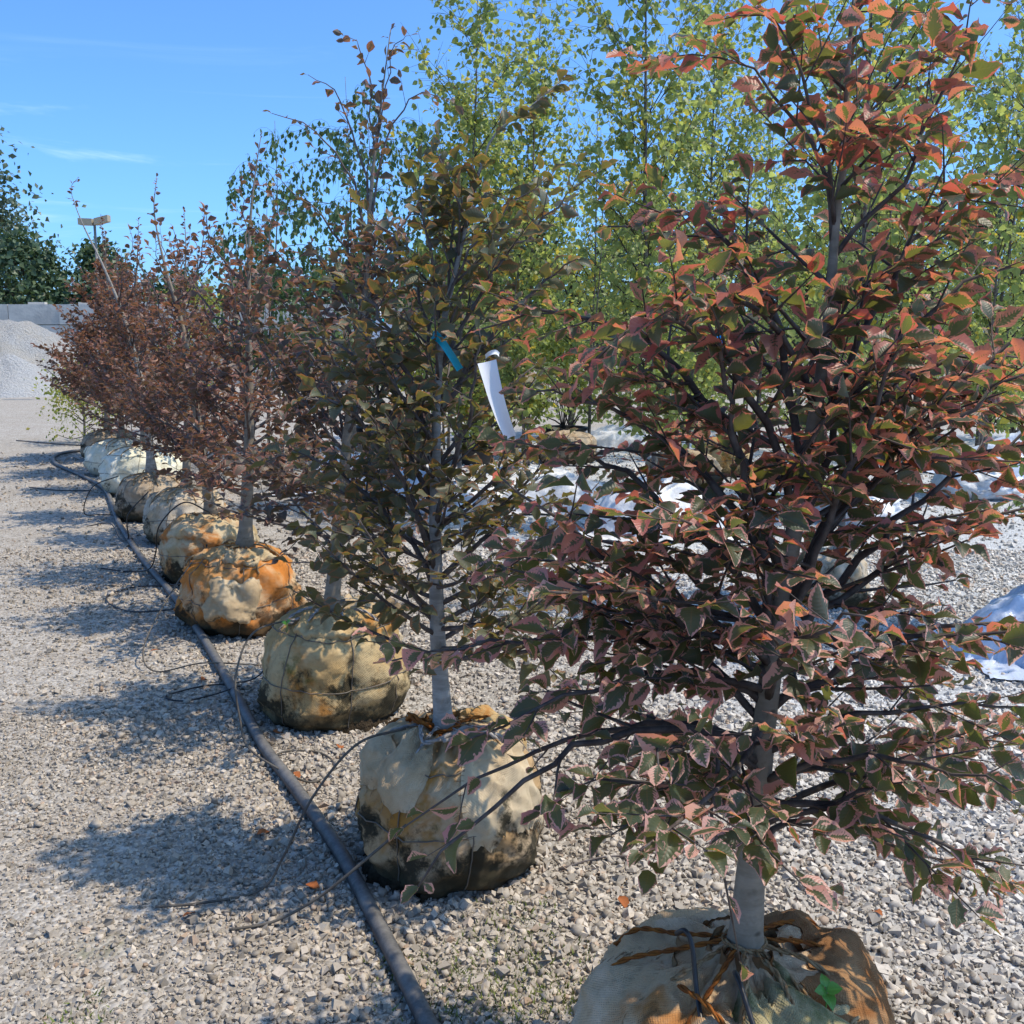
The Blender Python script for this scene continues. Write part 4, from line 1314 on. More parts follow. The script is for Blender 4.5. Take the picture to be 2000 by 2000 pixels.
for k, (x, y, H, Rm) in enumerate([(-0.1, 14.2, 5.0, 0.9), (1.1, 14.8, 5.0, 1.0), (2.6, 14.3, 4.9, 1.0), (3.7, 15.4, 5.3, 1.1), (4.9, 14.6, 4.8, 1.1), (6.3, 13.9, 5.4, 1.1), (7.5, 15.2, 5.4, 1.2), (6.0, 17.5, 5.0, 1.2), (2.0, 18.0, 4.6, 1.2), (4.2, 18.6, 4.6, 1.2)]):
    labs = ['rear birch directly above the long white tag', 'rear birch seen right of the olive bronze beech top', 'rear birch left of the nearest beech leader', 'rear birch behind the nearest beech leader',
            'rear birch in the gap right of the nearest beech leader', 'rear birch at the right edge, halfway up', 'rearmost birch beyond the right edge group', 'far rear birch low behind the right-hand limbs',
            'far rear birch low behind the beech gap in the middle', 'far rear birch low behind the nearest beech']
    rt = thing('birch_tree', labs[k], 'tree', (x, y, 0), BG2)
    birch(rt, 600 + k, H, Rm, 2, 0.075, M_BIRCH, T_LOW, 0, nbr=16, z0=0.5, z_base=0.0, dens=0.72)
WEEP = 'weeping birches with hanging dark foliage'
for k, (x, y, H, Rm, lab) in enumerate([(-2.1, 13.2, 4.9, 1.15, 'dark weeping birch behind the tall sparse beech top'), (-3.6, 15.0, 4.6, 1.0, 'thin weeping birch with hanging tips left of the tall sparse beech'),
                                        (-1.0, 15.5, 5.0, 1.2, 'dense weeping birch between the dark one and the yellow-green birches')]):
    rt = thing('weeping_birch', lab, 'tree', (x, y, 0), WEEP)
    birch(rt, 700 + k, H, Rm, 2, 0.075, M_WEEP, T_LOW, 0, weep=True, nbr=20, z0=1.2, z_base=0.0, dens=1.0)


# ------------------------------------------------------------------ distant trees
def far_tree(name, label, loc, h, r, seed, mat, n=2600, leaf=0.22, base=0.25, group=None, squash=1.0, nclump=46, top_narrow=0.4):
    rng = np.random.default_rng(seed)
    rt = thing(name, label, 'tree' if 'shrub' not in name else 'shrub', (loc[0], loc[1], 0), group)
    b = MB()
    b.tube(spline([(0, 0, 0), (0.03 * r, 0.02 * r, h * 0.4), (0.0, 0.05 * r, h * 0.85)], 8), np.linspace(0.035 * h * 0.5, 0.01, 8), 7)
    b.build('trunk', M_BBARK, rt)
    lv = Leaves()
    zc0, zc1 = h * base, h
    lb = MB()
    for c in range(nclump):
        f = rng.random() ** 0.85
        z = zc0 + (zc1 - zc0) * f
        rr = r * (math.sin(PI * (0.18 + 0.80 * f)) ** 0.7) * (1 - top_narrow * f * f)
        a = rng.uniform(0, 6.283)
        q = rr * math.sqrt(rng.uniform(0.25, 1.0))
        ce = np.array([q * math.cos(a), q * math.sin(a) * squash, z])
        lb.tube(np.array([[0, 0, max(0.1, z - 0.35 * h * 0.5)], ce * [0.5, 0.5, 1] - [0, 0, 0.1 * r], ce]), [0.012 * h * 0.5, 0.008 * h * 0.5, 0.004], 4, cap=False)
        k = int(n / nclump * rng.uniform(0.6, 1.4))
        sg = r * rng.uniform(0.13, 0.24)
        pts = ce + rng.normal(0, 1, (k, 3)) * [sg, sg, sg * 0.75]
        for p in pts:
            if p[2] < 0.05:
                continue
            o = nrm(p - ce)
            lv.add(p, rng.normal(0, 1, 3) + o * 0.6 - Z * 0.3, o + Z * 0.6 + rng.normal(0, 0.5, 3), leaf * rng.uniform(0.6, 1.3))
    lb.build('limbs', M_BTWIG, rt)
    place_leaves(rt, lv, T_LOW, mat, 0, rng)


far_tree('maple_tree', 'big round-crowned dark green tree at the left edge beyond the block wall', (-25.2, 47.5), 10.7, 4.1, 801, M_FARB, 9000, 0.26, 0.16, nclump=95)
FT = 'green trees along the boundary beyond the concrete wall'
for k, (x, y, h, r, lab) in enumerate([(-23.0, 43.5, 5.4, 2.4, 'low bushy tree right under the big dark tree, touching the wall'), (-20.0, 43.0, 5.6, 2.3, 'bushy dark tree behind the second block of the wall top'),
                                       (-17.2, 43.5, 5.2, 2.2, 'bushy tree behind the wall where the beech row begins'), (-14.2, 45, 4.2, 2.3, 'low boundary tree glimpsed between the leaning beech leaders'),
                                       (-10.8, 46, 4.4, 2.4, 'boundary tree behind the bleached-ball beech'), (-7.4, 44, 4.6, 2.4, 'boundary tree behind the rust-orange-ball beech'),
                                       (-3.6, 45, 5.6, 2.8, 'boundary tree behind the weeping birches'), (0.5, 46, 6.2, 3.0, 'boundary tree above the long white tag'),
                                       (5.6, 43, 7.2, 2.8, 'blue-green boundary tree showing dark between birch stems, left of the nearest beech leader'), (10.3, 45, 6.2, 3.0, 'boundary tree behind the nearest beech leader'),
                                       (15.0, 42, 7.4, 3.0, 'blue-green boundary tree right of the nearest beech leader'), (19.5, 44, 6.8, 3.2, 'boundary tree at the right edge')]):
    far_tree('boundary_tree', lab, (x, y), h, r, 820 + k, M_FAR, 3600, 0.24, 0.10, FT, nclump=40, top_narrow=0.25)
far_tree('garden_shrub', 'yellow-green feathery shrub at the far left end of the beech row', (-6.95, 16.6), 1.25, 0.75, 850, M_LIME, 1500, 0.055, 0.10, nclump=40)
far_tree('garden_shrub', 'bright lime bush showing through above the copper beeches', (-7.9, 26.0), 3.1, 1.0, 851, M_LIME, 1500, 0.10, 0.15, nclump=30)
far_tree('garden_shrub', 'pale yellow shrub low behind the copper beeches', (-6.2, 18.5), 1.6, 0.7, 852, M_LIME, 900, 0.06, 0.2, nclump=26)

TH = 'low birch thickets filling the back of the yard'
for k, (x, y, h, r, lab) in enumerate([(-0.6, 17.0, 2.9, 0.9, 'yellow-green thicket bush behind the olive bronze beech trunk'), (1.0, 17.6, 3.1, 1.0, 'yellow-green thicket bush right of the long white tag'),
                                       (2.9, 17.2, 3.3, 1.1, 'yellow-green thicket bush behind the left limbs of the nearest beech'), (4.7, 17.0, 3.4, 1.1, 'yellow-green thicket bush directly behind the nearest beech crown'),
                                       (6.5, 16.6, 3.3, 1.1, 'yellow-green thicket bush behind the right limbs of the nearest beech'), (8.3, 17.0, 3.5, 1.2, 'yellow-green thicket bush at the right edge')]):
    far_tree('thicket_shrub', lab, (x, y), h, r, 870 + k, M_BIRCH, 2600, 0.085, 0.12, TH, nclump=60, top_narrow=0.3)

# far woodland closing the horizon
rngw = np.random.default_rng(77)
lv = Leaves()
for k in range(7000):
    x = rngw.uniform(-130, 150)
    y = 95 + rngw.uniform(0, 14)
    hh = 5.2 + 1.3 * math.sin(x * 0.21) + 0.9 * math.sin(x * 0.47 + 1)
    z = hh * rngw.random() ** 0.7
    lv.add(np.array([x, y, z]), rngw.normal(0, 1, 3), rngw.normal(0, 1, 3) - np.array([0, 1, -0.5]), rngw.uniform(0.7, 1.7))
P, D, N, X, S = lv.arrays()
mb = MB()
add_leaf_mass(mb, P, D, N, X, S, T_LOW, rngw)
mb.build('far_woodland', M_FAR, kind='stuff', label='low green woodland closing the horizon behind the yard', category='woodland')

# ------------------------------------------------------------------ concrete wall and stone heaps
wl = thing('block_wall', 'tall wall of stacked grey concrete blocks behind the stone heaps', 'wall', (-16, 38.0, 0))
rngb = np.random.default_rng(4)
bm_v = []
for tone in range(2):
    pass
b0 = MB()
b0.box((-0.92, -0.36, 0.0), (0.92, 0.36, 0.715))
b0.box((-0.30, -0.12, 0.717), (0.30, 0.12, 0.80))
blockmesh = b0.mesh('concrete_block', M_PLASTER, smooth=False)
for c in range(4):
    for i in range(13):
        o = bpy.data.objects.new('concrete_block', blockmesh)
        o.parent = wl
        o.location = (-11.5 + i * 1.86 + (0.93 if c % 2 else 0) + rngb.normal(0, 0.01), rngb.normal(0, 0.03), c * 0.722 + (0.02 if c == 3 else 0))
        o.rotation_euler = (0, 0, rngb.normal(0, 0.008))
        C.objects.link(o)


def heap(name, label, cx, cy, pts_fn, x0, x1, y0, y1, n, mat=M_PILE):
    xs, ys = np.linspace(x0, x1, n), np.linspace(y0, y1, n)
    XX, YY = np.meshgrid(xs, ys)
    ZZ = pts_fn(XX, YY)
    b = MB()
    b.grid(np.stack([XX - cx, YY - cy, ZZ], -1))
    o = b.build(name, mat)
    o.location = (cx, cy, 0)
    o['label'] = label
    o['category'] = 'gravel heap'


def rough(X, Y, s):
    return 0.05 * np.sin(3.1 * X + 1.7 * np.sin(2.3 * Y + s)) + 0.035 * np.sin(7.3 * Y + 2.1 * np.sin(5.1 * X + s)) + 0.02 * np.sin(15 * X + 3 * np.sin(11 * Y))


def big_heap(X, Y):
    dx = np.where(X > -16.1, X + 16.1, np.where(X < -24, X + 24, 0))
    d = np.hypot(dx, Y - 34.2)
    gul = 0.10 * np.abs(np.sin(2.4 * X + 0.4 * Y)) + 0.06 * np.abs(np.sin(5.2 * X + 1.0))
    z = 2.52 - 0.66 * np.sqrt(d * d + 0.12) - gul * np.clip(d / 2, 0, 1)
    return np.maximum(z + rough(X, Y, 1.0) * np.clip(z * 2, 0, 1), -0.05)


def low_heap(X, Y):
    ridge = 31.35 + 0.25 * np.sin(0.9 * X)
    dx = np.where(X > -15.0, X + 15.0, np.where(X < -19.5, X + 19.5, 0))
    d = np.hypot(dx * 0.85, Y - ridge)
    z = 1.22 - 0.07 * np.abs(X + 14.6) - 0.68 * np.sqrt(d * d + 0.01)
    sc = 0.40 * np.exp(-(((X + 15.55) / 0.55) ** 2)) * np.clip((ridge - Y) * 1.5, 0, 1)       # scooped hollow by the loader
    z = z - sc
    return np.maximum(z + rough(X, Y, 2.0) * np.clip(z * 2, 0, 1), -0.05)


heap('stone_heap', 'tall pale heap of crushed stone leaning against the block wall', -18, 34.2, big_heap, -29, -11.5, 29.6, 37.4, 130)
heap('stone_heap', 'low whitish heap of crushed stone in front of the tall heap', -16, 31.4, low_heap, -22, -12.2, 29.2, 33.4, 110, M_PILE2)

# twin lamp pole
lp = thing('light_pole', 'thin pole with two tan lamp heads above the copper beeches', 'light pole', (-11.25, 28.5, 0))
b = MB()
b.tube(np.array([[0, 0, 0], [0, 0, 2.5], [0, 0, 4.78]]), 0.035, 8)
b.build('pole', M_POLE, lp)
for sgn in (-1, 1):
    b = MB()
    V0 = MB()
    V0.box((0.03, -0.12, -0.07), (0.40, 0.12, 0.10))
    V = V0.v[0] * [sgn, 1, 1]
    V[:, 2] += 4.75 + 0.25 * np.abs(V[:, 0]) * (1 if sgn > 0 else 0.15)
    b.add(V, V0.q[0] if sgn > 0 else V0.q[0][:, ::-1])
    b.build('lamp_head', M_LAMP, lp, smooth=False)

# ------------------------------------------------------------------ irrigation hose and drip tubes
hp = [(-0.05, 1.85), (-0.22, 2.27), (-0.36, 2.62), (-0.56, 3.09), (-0.80, 3.55), (-1.01, 3.95), (-1.28, 4.55), (-1.59, 5.22), (-2.12, 6.3), (-2.79, 7.57), (-3.55, 9.1), (-4.45, 11.09), (-5.2, 12.3), (-6.1, 13.6), (-6.5, 14.6), (-6.35, 15.4), (-5.9, 16.2)]
P = spline([(x, y, 0.027 + 0.006 * math.sin(i * 1.9)) for i, (x, y) in enumerate(hp)], 130)
b = MB()
b.tube(P, 0.0235, 14)
o = b.build('irrigation_hose', M_HOSE)
o['label'] = 'thick dusty black hose snaking along the front of the beech row'
o['category'] = 'hose'


def tube_thing(name, label, pts, rad, mat, cat='tube', n=60, group=None):
    b = MB()
    b.tube(spline(pts, n), rad, 8)
    o = b.build(name, mat)
    o['label'] = label
    o['category'] = cat
    if group:
        o['group'] = group
    return o


DT = 'thin drip tubes running from the hose to the root balls'
tube_thing('drip_tube', 'thin grey drip tube dropping from the mossy ball and looping beside the hose', [(-0.92, 4.30, 0.47), (-1.08, 4.14, 0.45), (-1.13, 4.02, 0.30), (-1.10, 3.95, 0.13), (-1.06, 3.88, 0.06), (-0.93, 3.71, 0.056), (-0.76, 3.64, 0.012),
           (-0.69, 3.78, 0.012), (-0.78, 3.92, 0.012), (-0.92, 3.93, 0.012), (-0.95, 3.80, 0.03)], 0.0042, M_TUBEG, n=90, group=DT)
tube_thing('drip_tube', 'thin grey drip tube arching from the ochre ball over the hose onto the gravel', [(-0.33, 3.02, 0.47), (-0.47, 2.94, 0.45), (-0.60, 2.90, 0.30), (-0.69, 2.88, 0.12), (-0.76, 2.86, 0.02), (-0.92, 2.80, 0.012), (-1.05, 2.78, 0.012)], 0.0042, M_TUBEG, n=70, group=DT)
tube_thing('drip_tube', 'short thin tube lying in front of the ochre ball with its end pointing left', [(-0.30, 2.72, 0.30), (-0.42, 2.70, 0.20), (-0.55, 2.70, 0.09), (-0.68, 2.69, 0.02), (-0.80, 2.66, 0.012)], 0.0042, M_TUBEG, n=40, group=DT)
tube_thing('drip_tube', 'thin black tube leaving the hose leftward beside the mossy ball', [(-1.28, 4.62, 0.05), (-1.40, 4.58, 0.02), (-1.52, 4.52, 0.012), (-1.62, 4.58, 0.012), (-1.50, 4.72, 0.012), (-1.25, 4.80, 0.03), (-1.12, 4.72, 0.25)], 0.004, M_TUBE, n=60, group=DT)
tube_thing('drip_tube', 'black tube loop on the gravel left of the hose beside the rust-orange ball', [(-1.98, 6.0, 0.055), (-2.35, 6.1, 0.012), (-2.62, 6.42, 0.012), (-2.55, 6.72, 0.012), (-2.2, 6.62, 0.06), (-1.95, 6.42, 0.22), (-1.84, 6.05, 0.44)], 0.005, M_TUBE, n=70, group=DT)
tube_thing('drip_tube', 'thin tube falling from the rust-orange ball in a wide curve to the hose', [(-1.80, 5.72, 0.44), (-1.86, 5.45, 0.30), (-1.90, 5.10, 0.10), (-1.80, 4.95, 0.012), (-1.55, 4.95, 0.055), (-1.28, 5.05, 0.012), (-1.12, 5.1, 0.012)], 0.004, M_TUBEG, n=70, group=DT)
tube_thing('drip_tube', 'black tube arching over the pale streaked ball and back to the hose', [(-2.05, 6.85, 0.50), (-2.20, 6.78, 0.58), (-2.38, 6.80, 0.42), (-2.46, 6.92, 0.20), (-2.58, 7.10, 0.05), (-2.78, 7.20, 0.012), (-3.0, 7.3, 0.012)], 0.005, M_TUBE, n=60, group=DT)
tube_thing('drip_tube', 'thin tube hanging in a loop at the left of the bleached ball', [(-2.95, 8.22, 0.44), (-3.12, 8.2, 0.25), (-3.15, 8.25, 0.05), (-3.3, 8.45, 0.012), (-3.55, 8.9, 0.055), (-3.8, 9.0, 0.012)], 0.005, M_TUBE, n=60, group=DT)
tube_thing('drip_tube', 'thin tube looping beside the small brown ball', [(-3.62, 9.35, 0.42), (-3.85, 9.3, 0.32), (-3.95, 9.32, 0.08), (-3.85, 9.45, 0.04), (-3.7, 9.6, 0.012)], 0.005, M_TUBE, n=50, group=DT)
tube_thing('drip_tube', 'straight thin tube lying across the far gravel left of the row', [(-6.5, 16.0, 0.01), (-7.1, 16.2, 0.012), (-8.2, 16.9, 0.01)], 0.008, M_TUBE, n=20, group=DT)
tube_thing('drip_tube', 'thin tube lying left of the hose near the cream-white ball', [(-4.6, 11.2, 0.012), (-5.0, 11.2, 0.012), (-5.45, 11.45, 0.012)], 0.006, M_TUBE, n=20, group=DT)
tube_thing('drip_tube', 'black drip tube stuck upright into the left of the nearest burlap ball', [(0.325, 1.86, 0.50), (0.340, 1.845, 0.515), (0.352, 1.83, 0.49), (0.357, 1.80, 0.42), (0.358, 1.74, 0.38), (0.356, 1.68, 0.335), (0.36, 1.62, 0.24)], 0.0052, M_TUBE, n=40, group=DT)
tube_thing('drip_tube', 'black drip tube bending out of the cloth before the nearest trunk', [(0.455, 1.86, 0.40), (0.430, 1.80, 0.455), (0.432, 1.76, 0.455), (0.450, 1.70, 0.40), (0.475, 1.66, 0.36), (0.490, 1.60, 0.27)], 0.0052, M_TUBE, n=40, group=DT)
tube_thing('fallen_twig', 'thin dark twig on the gravel right of the ochre ball', [(0.15, 3.0, 0.012), (0.30, 3.06, 0.02), (0.44, 3.07, 0.012)], 0.0035, M_TWIGP, 'twig', 20)

# ------------------------------------------------------------------ ribbons, tags, weed
def ribbon(name, label, pts, width, mat, cat, wdir=(1, 0, 0), thick=0.0006, n=18, taper=1.0):
    P = spline(pts, n)
    tan = nrm(np.gradient(P, axis=0))
    w = nrm(np.array(wdir) - tan * np.sum(tan * np.array(wdir), 1, keepdims=True))
    nn = np.cross(tan, w)
    ww = width * 0.5 * np.linspace(1, taper, n)[:, None]
    cup = 0.12 * width
    cols = [P - w * ww + nn * cup, P - w * ww * 0.5, P + w * ww * 0.0 - nn * cup * 0.3, P + w * ww * 0.5, P + w * ww + nn * cup]
    b = MB()
    G = np.stack(cols, 1)
    b.grid(G)
    b.grid((G - nn[:, None] * thick)[:, ::-1])
    return b.build(name, mat)


o = ribbon('ribbon', '', [(-0.228, 3.00, 1.675), (-0.222, 2.95, 1.668), (-0.20, 2.93, 1.655), (-0.175, 2.93, 1.62), (-0.148, 2.94, 1.575)], 0.021, M_TEAL, '', (0.8, 0, 0.6))
o['label'] = 'teal ribbon tied to the olive bronze beech, one end hanging to the right'
o['category'] = 'ribbon'
b = MB()
t = np.linspace(0, 2 * PI, 20)
b.tube(np.stack([-0.212 + 0.017 * np.cos(t), 3.05 + 0.017 * np.sin(t), 1.672 + 0.01 * np.sin(2 * t)], -1), 0.004, 6)
b.build('knot', M_TEAL, o)
o2 = ribbon('ribbon', '', [(0.95, 4.8, 1.70), (0.955, 4.79, 1.67), (0.955, 4.78, 1.62), (0.95, 4.78, 1.585)], 0.03, M_BLUE, '')
o2['label'] = 'blue ribbon hanging in the greenery between birch stems'
o2['category'] = 'ribbon'
tg = thing('plant_tag', 'long white tag hanging from the olive bronze beech, curling to the right', 'tag', (0, 0, 0))
x = ribbon('tag_strip', '', [(-0.068, 2.79, 1.60), (-0.058, 2.785, 1.56), (-0.042, 2.785, 1.50), (-0.022, 2.79, 1.44), (-0.004, 2.80, 1.395)], 0.052, M_TAG, '', (0.96, 0.1, 0.25), n=20, taper=0.6)
x.parent = tg
x = ribbon('tag_loop', '', [(-0.072, 2.82, 1.612), (-0.060, 2.80, 1.622), (-0.045, 2.80, 1.626), (-0.035, 2.82, 1.618)], 0.012, M_TAG, '', (0.0, 0.1, 1.0), n=12)
x.parent = tg
tg2 = thing('plant_tag', 'small white printed tag on the tall brown-leaved beech', 'tag', (-0.52, 4.16, 1.69))
b = MB()
b.box((-0.034, -0.001, -0.038), (0.034, 0.001, 0.038))
x = b.build('card', M_TAG, tg2, smooth=False)
x.rotation_euler = (0.15, 0.25, 0.2)
for k in range(4):
    b = MB()
    b.box((-0.026, -0.0016, 0.022 - k * 0.014), (-0.004 - 0.004 * (k % 2), -0.0011, 0.026 - k * 0.014))
    x2 = b.build('printed_line', M_PRINT, x, smooth=False)
b = MB()
b.tube(np.array([[-0.01, 0.02, 0.10], [-0.006, 0.01, 0.07], [0, 0, 0.036]]), 0.003, 5)
b.build('tie', M_TAG, tg2)
b = MB()
b.tube(spline([(-0.60, 4.30, 1.715), (-0.56, 4.29, 1.725), (-0.53, 4.27, 1.735)], 8), 0.009, 6)
o = b.build('ribbon', M_TEAL)
o['label'] = 'short teal ribbon end knotted on the tall brown-leaved beech'
o['category'] = 'ribbon'


def leafy_weed(label, loc, leaves, mat, size):
    rt = thing('weed', label, 'weed', loc)
    me = leaf_meshes(T_BIRCH, mat)
    for k, (d, n, z) in enumerate(leaves):
        o = bpy.data.objects.new('leaf', me[k % len(me)])
        D = nrm(np.array(d, float))
        N = np.array(n, float)
        N = nrm(N - D * np.dot(D, N))
        X = np.cross(D, N)
        s = size * (0.8 + 0.12 * (k % 3))
        M = Matrix.Identity(4)
        for r in range(3):
            M[r][0], M[r][1], M[r][2] = X[r] * s, D[r] * s, N[r] * s
        M[2][3] = z
        o.parent = rt
        o.matrix_basis = M
        C.objects.link(o)
    b = MB()
    b.tube(np.array([[0, 0, -0.03], [0.002, 0, 0.0], [0, 0, max(l[2] for l in leaves)]]), 0.0016, 5)
    b.build('stem', mat, rt)


wz = sp(s1, -52, 0.74, 0.0)
leafy_weed('small bright green seedling sprouting on the nearest burlap ball', (0.48 + wz[0], 1.94 + wz[1], wz[2] + 0.025), [((-0.8, -0.3, 0.25), (0, -0.5, 1), 0.02), ((0.7, -0.3, 0.3), (0, -0.5, 1), 0.022), ((0.1, -1, -0.25), (0, -0.6, 0.9), 0.016), ((-0.1, 0.6, 0.6), (0, -1, 0.5), 0.028)], M_WEED, 0.034)
leafy_weed('tiny green sprout in the knot of the mossy burlap ball', (-0.96, 4.22, 0.455), [((-0.6, -0.4, 0.4), (0, -0.6, 1), 0.01), ((0.6, -0.3, 0.5), (0, -0.6, 1), 0.012)], M_WEED, 0.03)

# moss and fine grass creeping between the stones by the hose
rngm = np.random.default_rng(12)
b = MB()
for (mx, my, ms, mn) in [(-0.10, 2.42, 0.10, 420), (0.05, 2.55, 0.08, 300), (-0.02, 2.32, 0.09, 320), (-0.30, 2.50, 0.05, 120), (0.12, 2.36, 0.07, 220), (-1.05, 2.30, 0.05, 90), (0.02, 2.75, 0.06, 160), (2.35, 5.3, 0.10, 120), (2.6, 5.0, 0.08, 120)]:
    for k in range(mn):
        p = np.array([rngm.normal(mx, ms), rngm.normal(my, ms), 0.004])
        a = rngm.uniform(0, 6.283)
        hh = rngm.uniform(0.008, 0.022)
        w_ = np.array([math.cos(a), math.sin(a), 0]) * rngm.uniform(0.0015, 0.004)
        tip = p + np.array([rngm.normal(0, 0.008), rngm.normal(0, 0.008), hh])
        b.add(np.array([p - w_, p + w_, tip]), None, [[0, 1, 2]])
b.build('moss', M_GRASSB, kind='stuff', label='thin moss and grass between the stones beside the hose', category='moss')

# fallen leaves on the gravel
rngf = np.random.default_rng(9)
fm = leaf_meshes(T_MED, M_DEAD, 'fallen_leaf')
FL = [(-0.84, 3.72, 'curled orange dead leaf lying inside the drip tube loop near the hose'), (-0.70, 3.95, 'curled orange dead leaf just behind the drip tube loop'),
      (-0.86, 3.22, 'orange dead leaf on the lane side of the hose, left of the ochre ball'), (-0.63, 2.90, 'orange dead leaf close to the end of the arching drip tube'),
      (-1.52, 4.80, 'orange dead leaf by the hose between the mossy and rust-orange balls'), (-1.02, 4.16, 'orange dead leaf between the hose and the mossy ball'),
      (0.32, 2.83, 'orange dead leaf on the gravel right of the ochre ball'), (0.72, 2.62, 'orange dead leaf on the gravel just right behind the nearest trunk'),
      (-1.90, 5.30, 'orange dead leaf left of the hose before the rust-orange ball'), (-0.95, 2.72, 'orange dead leaf lying alone on the lane at lower left'),
      (1.05, 2.75, 'orange dead leaf on the gravel at the right, below the hanging limb')]
for (x, y, lab) in FL:
    o = bpy.data.objects.new('fallen_leaf', fm[int(rngf.integers(len(fm)))])
    s = rngf.uniform(0.03, 0.05)
    o.scale = (s, s, s)
    o.location = (x, y, 0.017)
    o.rotation_euler = (rngf.normal(0, 0.25), rngf.normal(0, 0.25), rngf.uniform(0, 6))
    C.objects.link(o)
    o['label'] = lab
    o['category'] = 'leaf'
    o['group'] = 'fallen leaves scattered on the gravel'

# ------------------------------------------------------------------ things in the yard behind
def draped(name, label, loc, rx, ry, h, seed, mat):
    """a crumpled sheet lying over something low"""
    rng = np.random.default_rng(seed)
    n = 64
    a = np.linspace(-1.15, 1.15, n)
    A, B = np.meshgrid(a, a)
    d = np.sqrt(A * A + B * B)
    h = h * 0.75
    z = h * np.clip(1 - d ** 2.4, 0, 1) ** 0.6
    for _ in range(16):
        k = rng.normal(0, 3.2, 2)
        z = z + 0.075 * h * (1 - np.abs(np.sin(A * k[0] + B * k[1] + rng.uniform(0, 6)))) ** 4 * (0.4 + np.clip(1.1 - d, 0, 1))
    z = np.maximum(z, 0.012)
    b = MB()
    wob = 1 + 0.08 * np.sin(5 * np.arctan2(B, A) + seed)
    b.grid(np.stack([A * rx * wob, B * ry * wob, z], -1))
    o = b.build(name, mat)
    o.location = loc
    o['label'] = label
    o['category'] = 'sheet'
    return o


draped('plastic_sheet', 'crumpled white sheet spread on the ground behind the olive bronze beech', (-0.25, 10.6, 0), 0.75, 0.35, 0.28, 3, M_WHITE)
draped('plastic_sheet', 'white sheet draped over the low ball between the two nearest beeches', (1.28, 8.75, 0), 0.58, 0.42, 0.50, 4, M_WHITE)
draped('plastic_sheet', 'white sheet heaped just behind the olive bronze beech trunk', (-0.95, 10.2, 0), 0.7, 0.4, 0.42, 13, M_WHITE)
draped('plastic_sheet', 'rumpled white sheet under the long white tag', (0.45, 10.0, 0), 0.6, 0.35, 0.36, 14, M_WHITE)
draped('plastic_sheet', 'bluish plastic sheet at the right edge beside the nearest beech', (2.95, 5.25, 0), 0.55, 0.40, 0.44, 5, M_SHEET)
draped('plastic_sheet', 'bluish sheet lying farther back at the right, by the wooden bucket', (6.3, 12.6, 0), 0.9, 0.6, 0.5, 6, M_SHEET)
draped('plastic_sheet', 'crumpled white sheet left of the olive bronze beech trunk', (-1.75, 11.4, 0), 0.7, 0.5, 0.40, 7, M_WHITE)
draped('plastic_sheet', 'white sheet far back beyond the black band ball', (1.9, 16.0, 0), 0.9, 0.5, 0.35, 8, M_WHITE)

cb = thing('cinder_block', 'tan cinder block with two slots on the pale gravel', 'block', (2.10, 13.1, 0))
b = MB()
b.box((-0.20, -0.10, 0), (0.20, 0.10, 0.045))
b.box((-0.20, -0.10, 0.155), (0.20, 0.10, 0.20))
for xx in (-0.20, -0.022, 0.155):
    b.box((xx, -0.097, 0.046), (xx + 0.045, 0.097, 0.154))
b.build('block', M_CINDER, cb, smooth=False)

wb = thing('wooden_bucket', 'small ribbed wooden tub on a black tray, far right', 'tub', (5.75, 14.0, 0))
b = MB()
b.tube(np.array([[0, 0, 0.0], [0, 0, 0.03], [0, 0, 0.05]]), [0.30, 0.31, 0.29], 20)
b.build('tray', M_BLACKP, wb)
for k in range(20):
    a = k * 2 * PI / 20
    b = MB()
    b.box((-0.032, -0.012, 0.055), (0.032, 0.012, 0.34))
    V = b.v[0]
    V[:, 1] -= 0.21
    V[:, :2] *= (1 + 0.12 * (V[:, 2:3] / 0.34))
    ca, sa = math.cos(a), math.sin(a)
    b.v[0] = np.stack([V[:, 0] * ca - V[:, 1] * sa, V[:, 0] * sa + V[:, 1] * ca, V[:, 2]], -1)
    b.build('stave', M_WOOD, wb, smooth=False)
b = MB()
t = np.linspace(0, 2 * PI, 32)
b.tube(np.stack([0.245 * np.cos(t), 0.245 * np.sin(t), 0 * t + 0.22], -1), 0.012, 6)
b.build('hoop', M_BLACKP, wb)


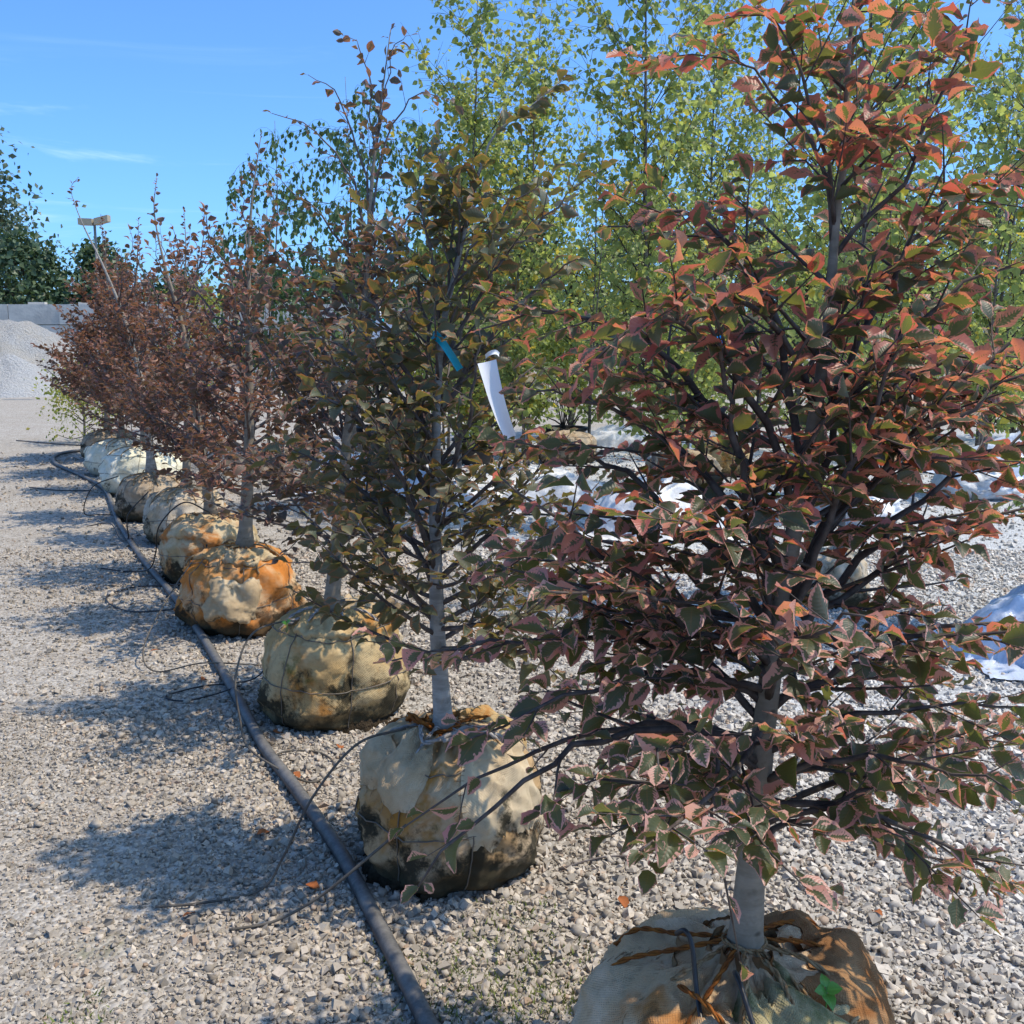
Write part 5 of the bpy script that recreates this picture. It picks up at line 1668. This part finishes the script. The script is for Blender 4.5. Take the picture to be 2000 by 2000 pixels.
def potted(label, loc, pr, ph, sr, sh, mat, seed, leaf=0.07, n=500):
    rt = thing('potted_shrub', label, 'potted plant', (loc[0], loc[1], 0), 'potted shrubs standing in the yard behind the beeches')
    b = MB()
    prof = [(0.78, 0), (0.86, 0.45), (0.97, 0.9), (1.06, 0.9), (1.07, 1.0), (0.98, 1.0), (0.95, 0.9)]
    t = np.linspace(0, 2 * PI, 24, endpoint=False)
    b.grid(np.array([[(pr * r * math.cos(a), pr * r * math.sin(a), ph * z) for a in t] for r, z in prof]), wrap=True)
    b.build('pot', M_BLACKP, rt)
    b = MB()
    b.tube(np.array([[0, 0, ph * 0.86], [0, 0, ph * 0.9]]), [pr * 0.93, pr * 0.93], 20)
    b.build('potting_soil', M_SOIL, rt)
    rng = np.random.default_rng(seed)
    lv = Leaves()
    b = MB()
    for k in range(14):
        a = rng.uniform(0, 6.28)
        e = np.array([math.cos(a) * sr * rng.uniform(0.2, 1), math.sin(a) * sr * rng.uniform(0.2, 1), ph + sh * rng.uniform(0.45, 1)])
        b.tube(bez((0, 0, ph * 0.85), e * [0.4, 0.4, 0.55], e, 7), 0.006, 4, cap=False)
        for p in e + rng.normal(0, sr * 0.30, (n // 5, 3)):
            lv.add(p, rng.normal(0, 1, 3), Z + rng.normal(0, 0.7, 3), leaf * rng.uniform(0.6, 1.3))
    b.build('stems', M_BTWIG, rt)
    place_leaves(rt, lv, T_LOW, mat, 0, rng)


potted('rusty-leaved shrub in a black pot behind the mossy-ball beech', (-2.9, 14.2), 0.26, 0.34, 0.45, 1.3, M_RUST, 31)
potted('dark green shrub in a black pot left of the teal ribbon', (-2.1, 15.6), 0.30, 0.36, 0.5, 1.5, M_WEEP, 32)
potted('yellow-flecked shrub in a black pot behind the teal ribbon', (-1.2, 13.4), 0.28, 0.36, 0.45, 1.5, M_LIME, 33, 0.06, 300)
potted('rusty shrub in a wide black pot below the small printed tag', (-1.6, 17.0), 0.36, 0.42, 0.6, 1.7, M_RUST, 34)
potted('dark low shrub in a black pot left of the long white tag', (-0.5, 13.8), 0.30, 0.34, 0.4, 1.1, M_WEEP, 35)
potted('leafy green shrub in a dark pot far back between the two nearest beeches', (0.75, 14.9), 0.34, 0.40, 0.45, 1.3, M_BIRCH, 36)
# black-banded brown ball and the block bench
bb_ = thing('root_ball', 'dark brown wrapped ball with a black band beside the white sheets', 'root ball', (0.75, 13.9, 0))
ball_, sf_ = make_ball(bb_, 0.42, 0.42, M_B7, 1301, nth=56, ns=26, wires=True)
yb = thing('root_ball', 'yellowish burlap ball on the pale gravel beside the cinder block', 'root ball', (2.65, 12.6, 0))
ball_, sf_ = make_ball(yb, 0.33, 0.46, M_B3, 1302, nth=56, ns=26, wires=True)
print('LEAVES', N1, N2, N3)
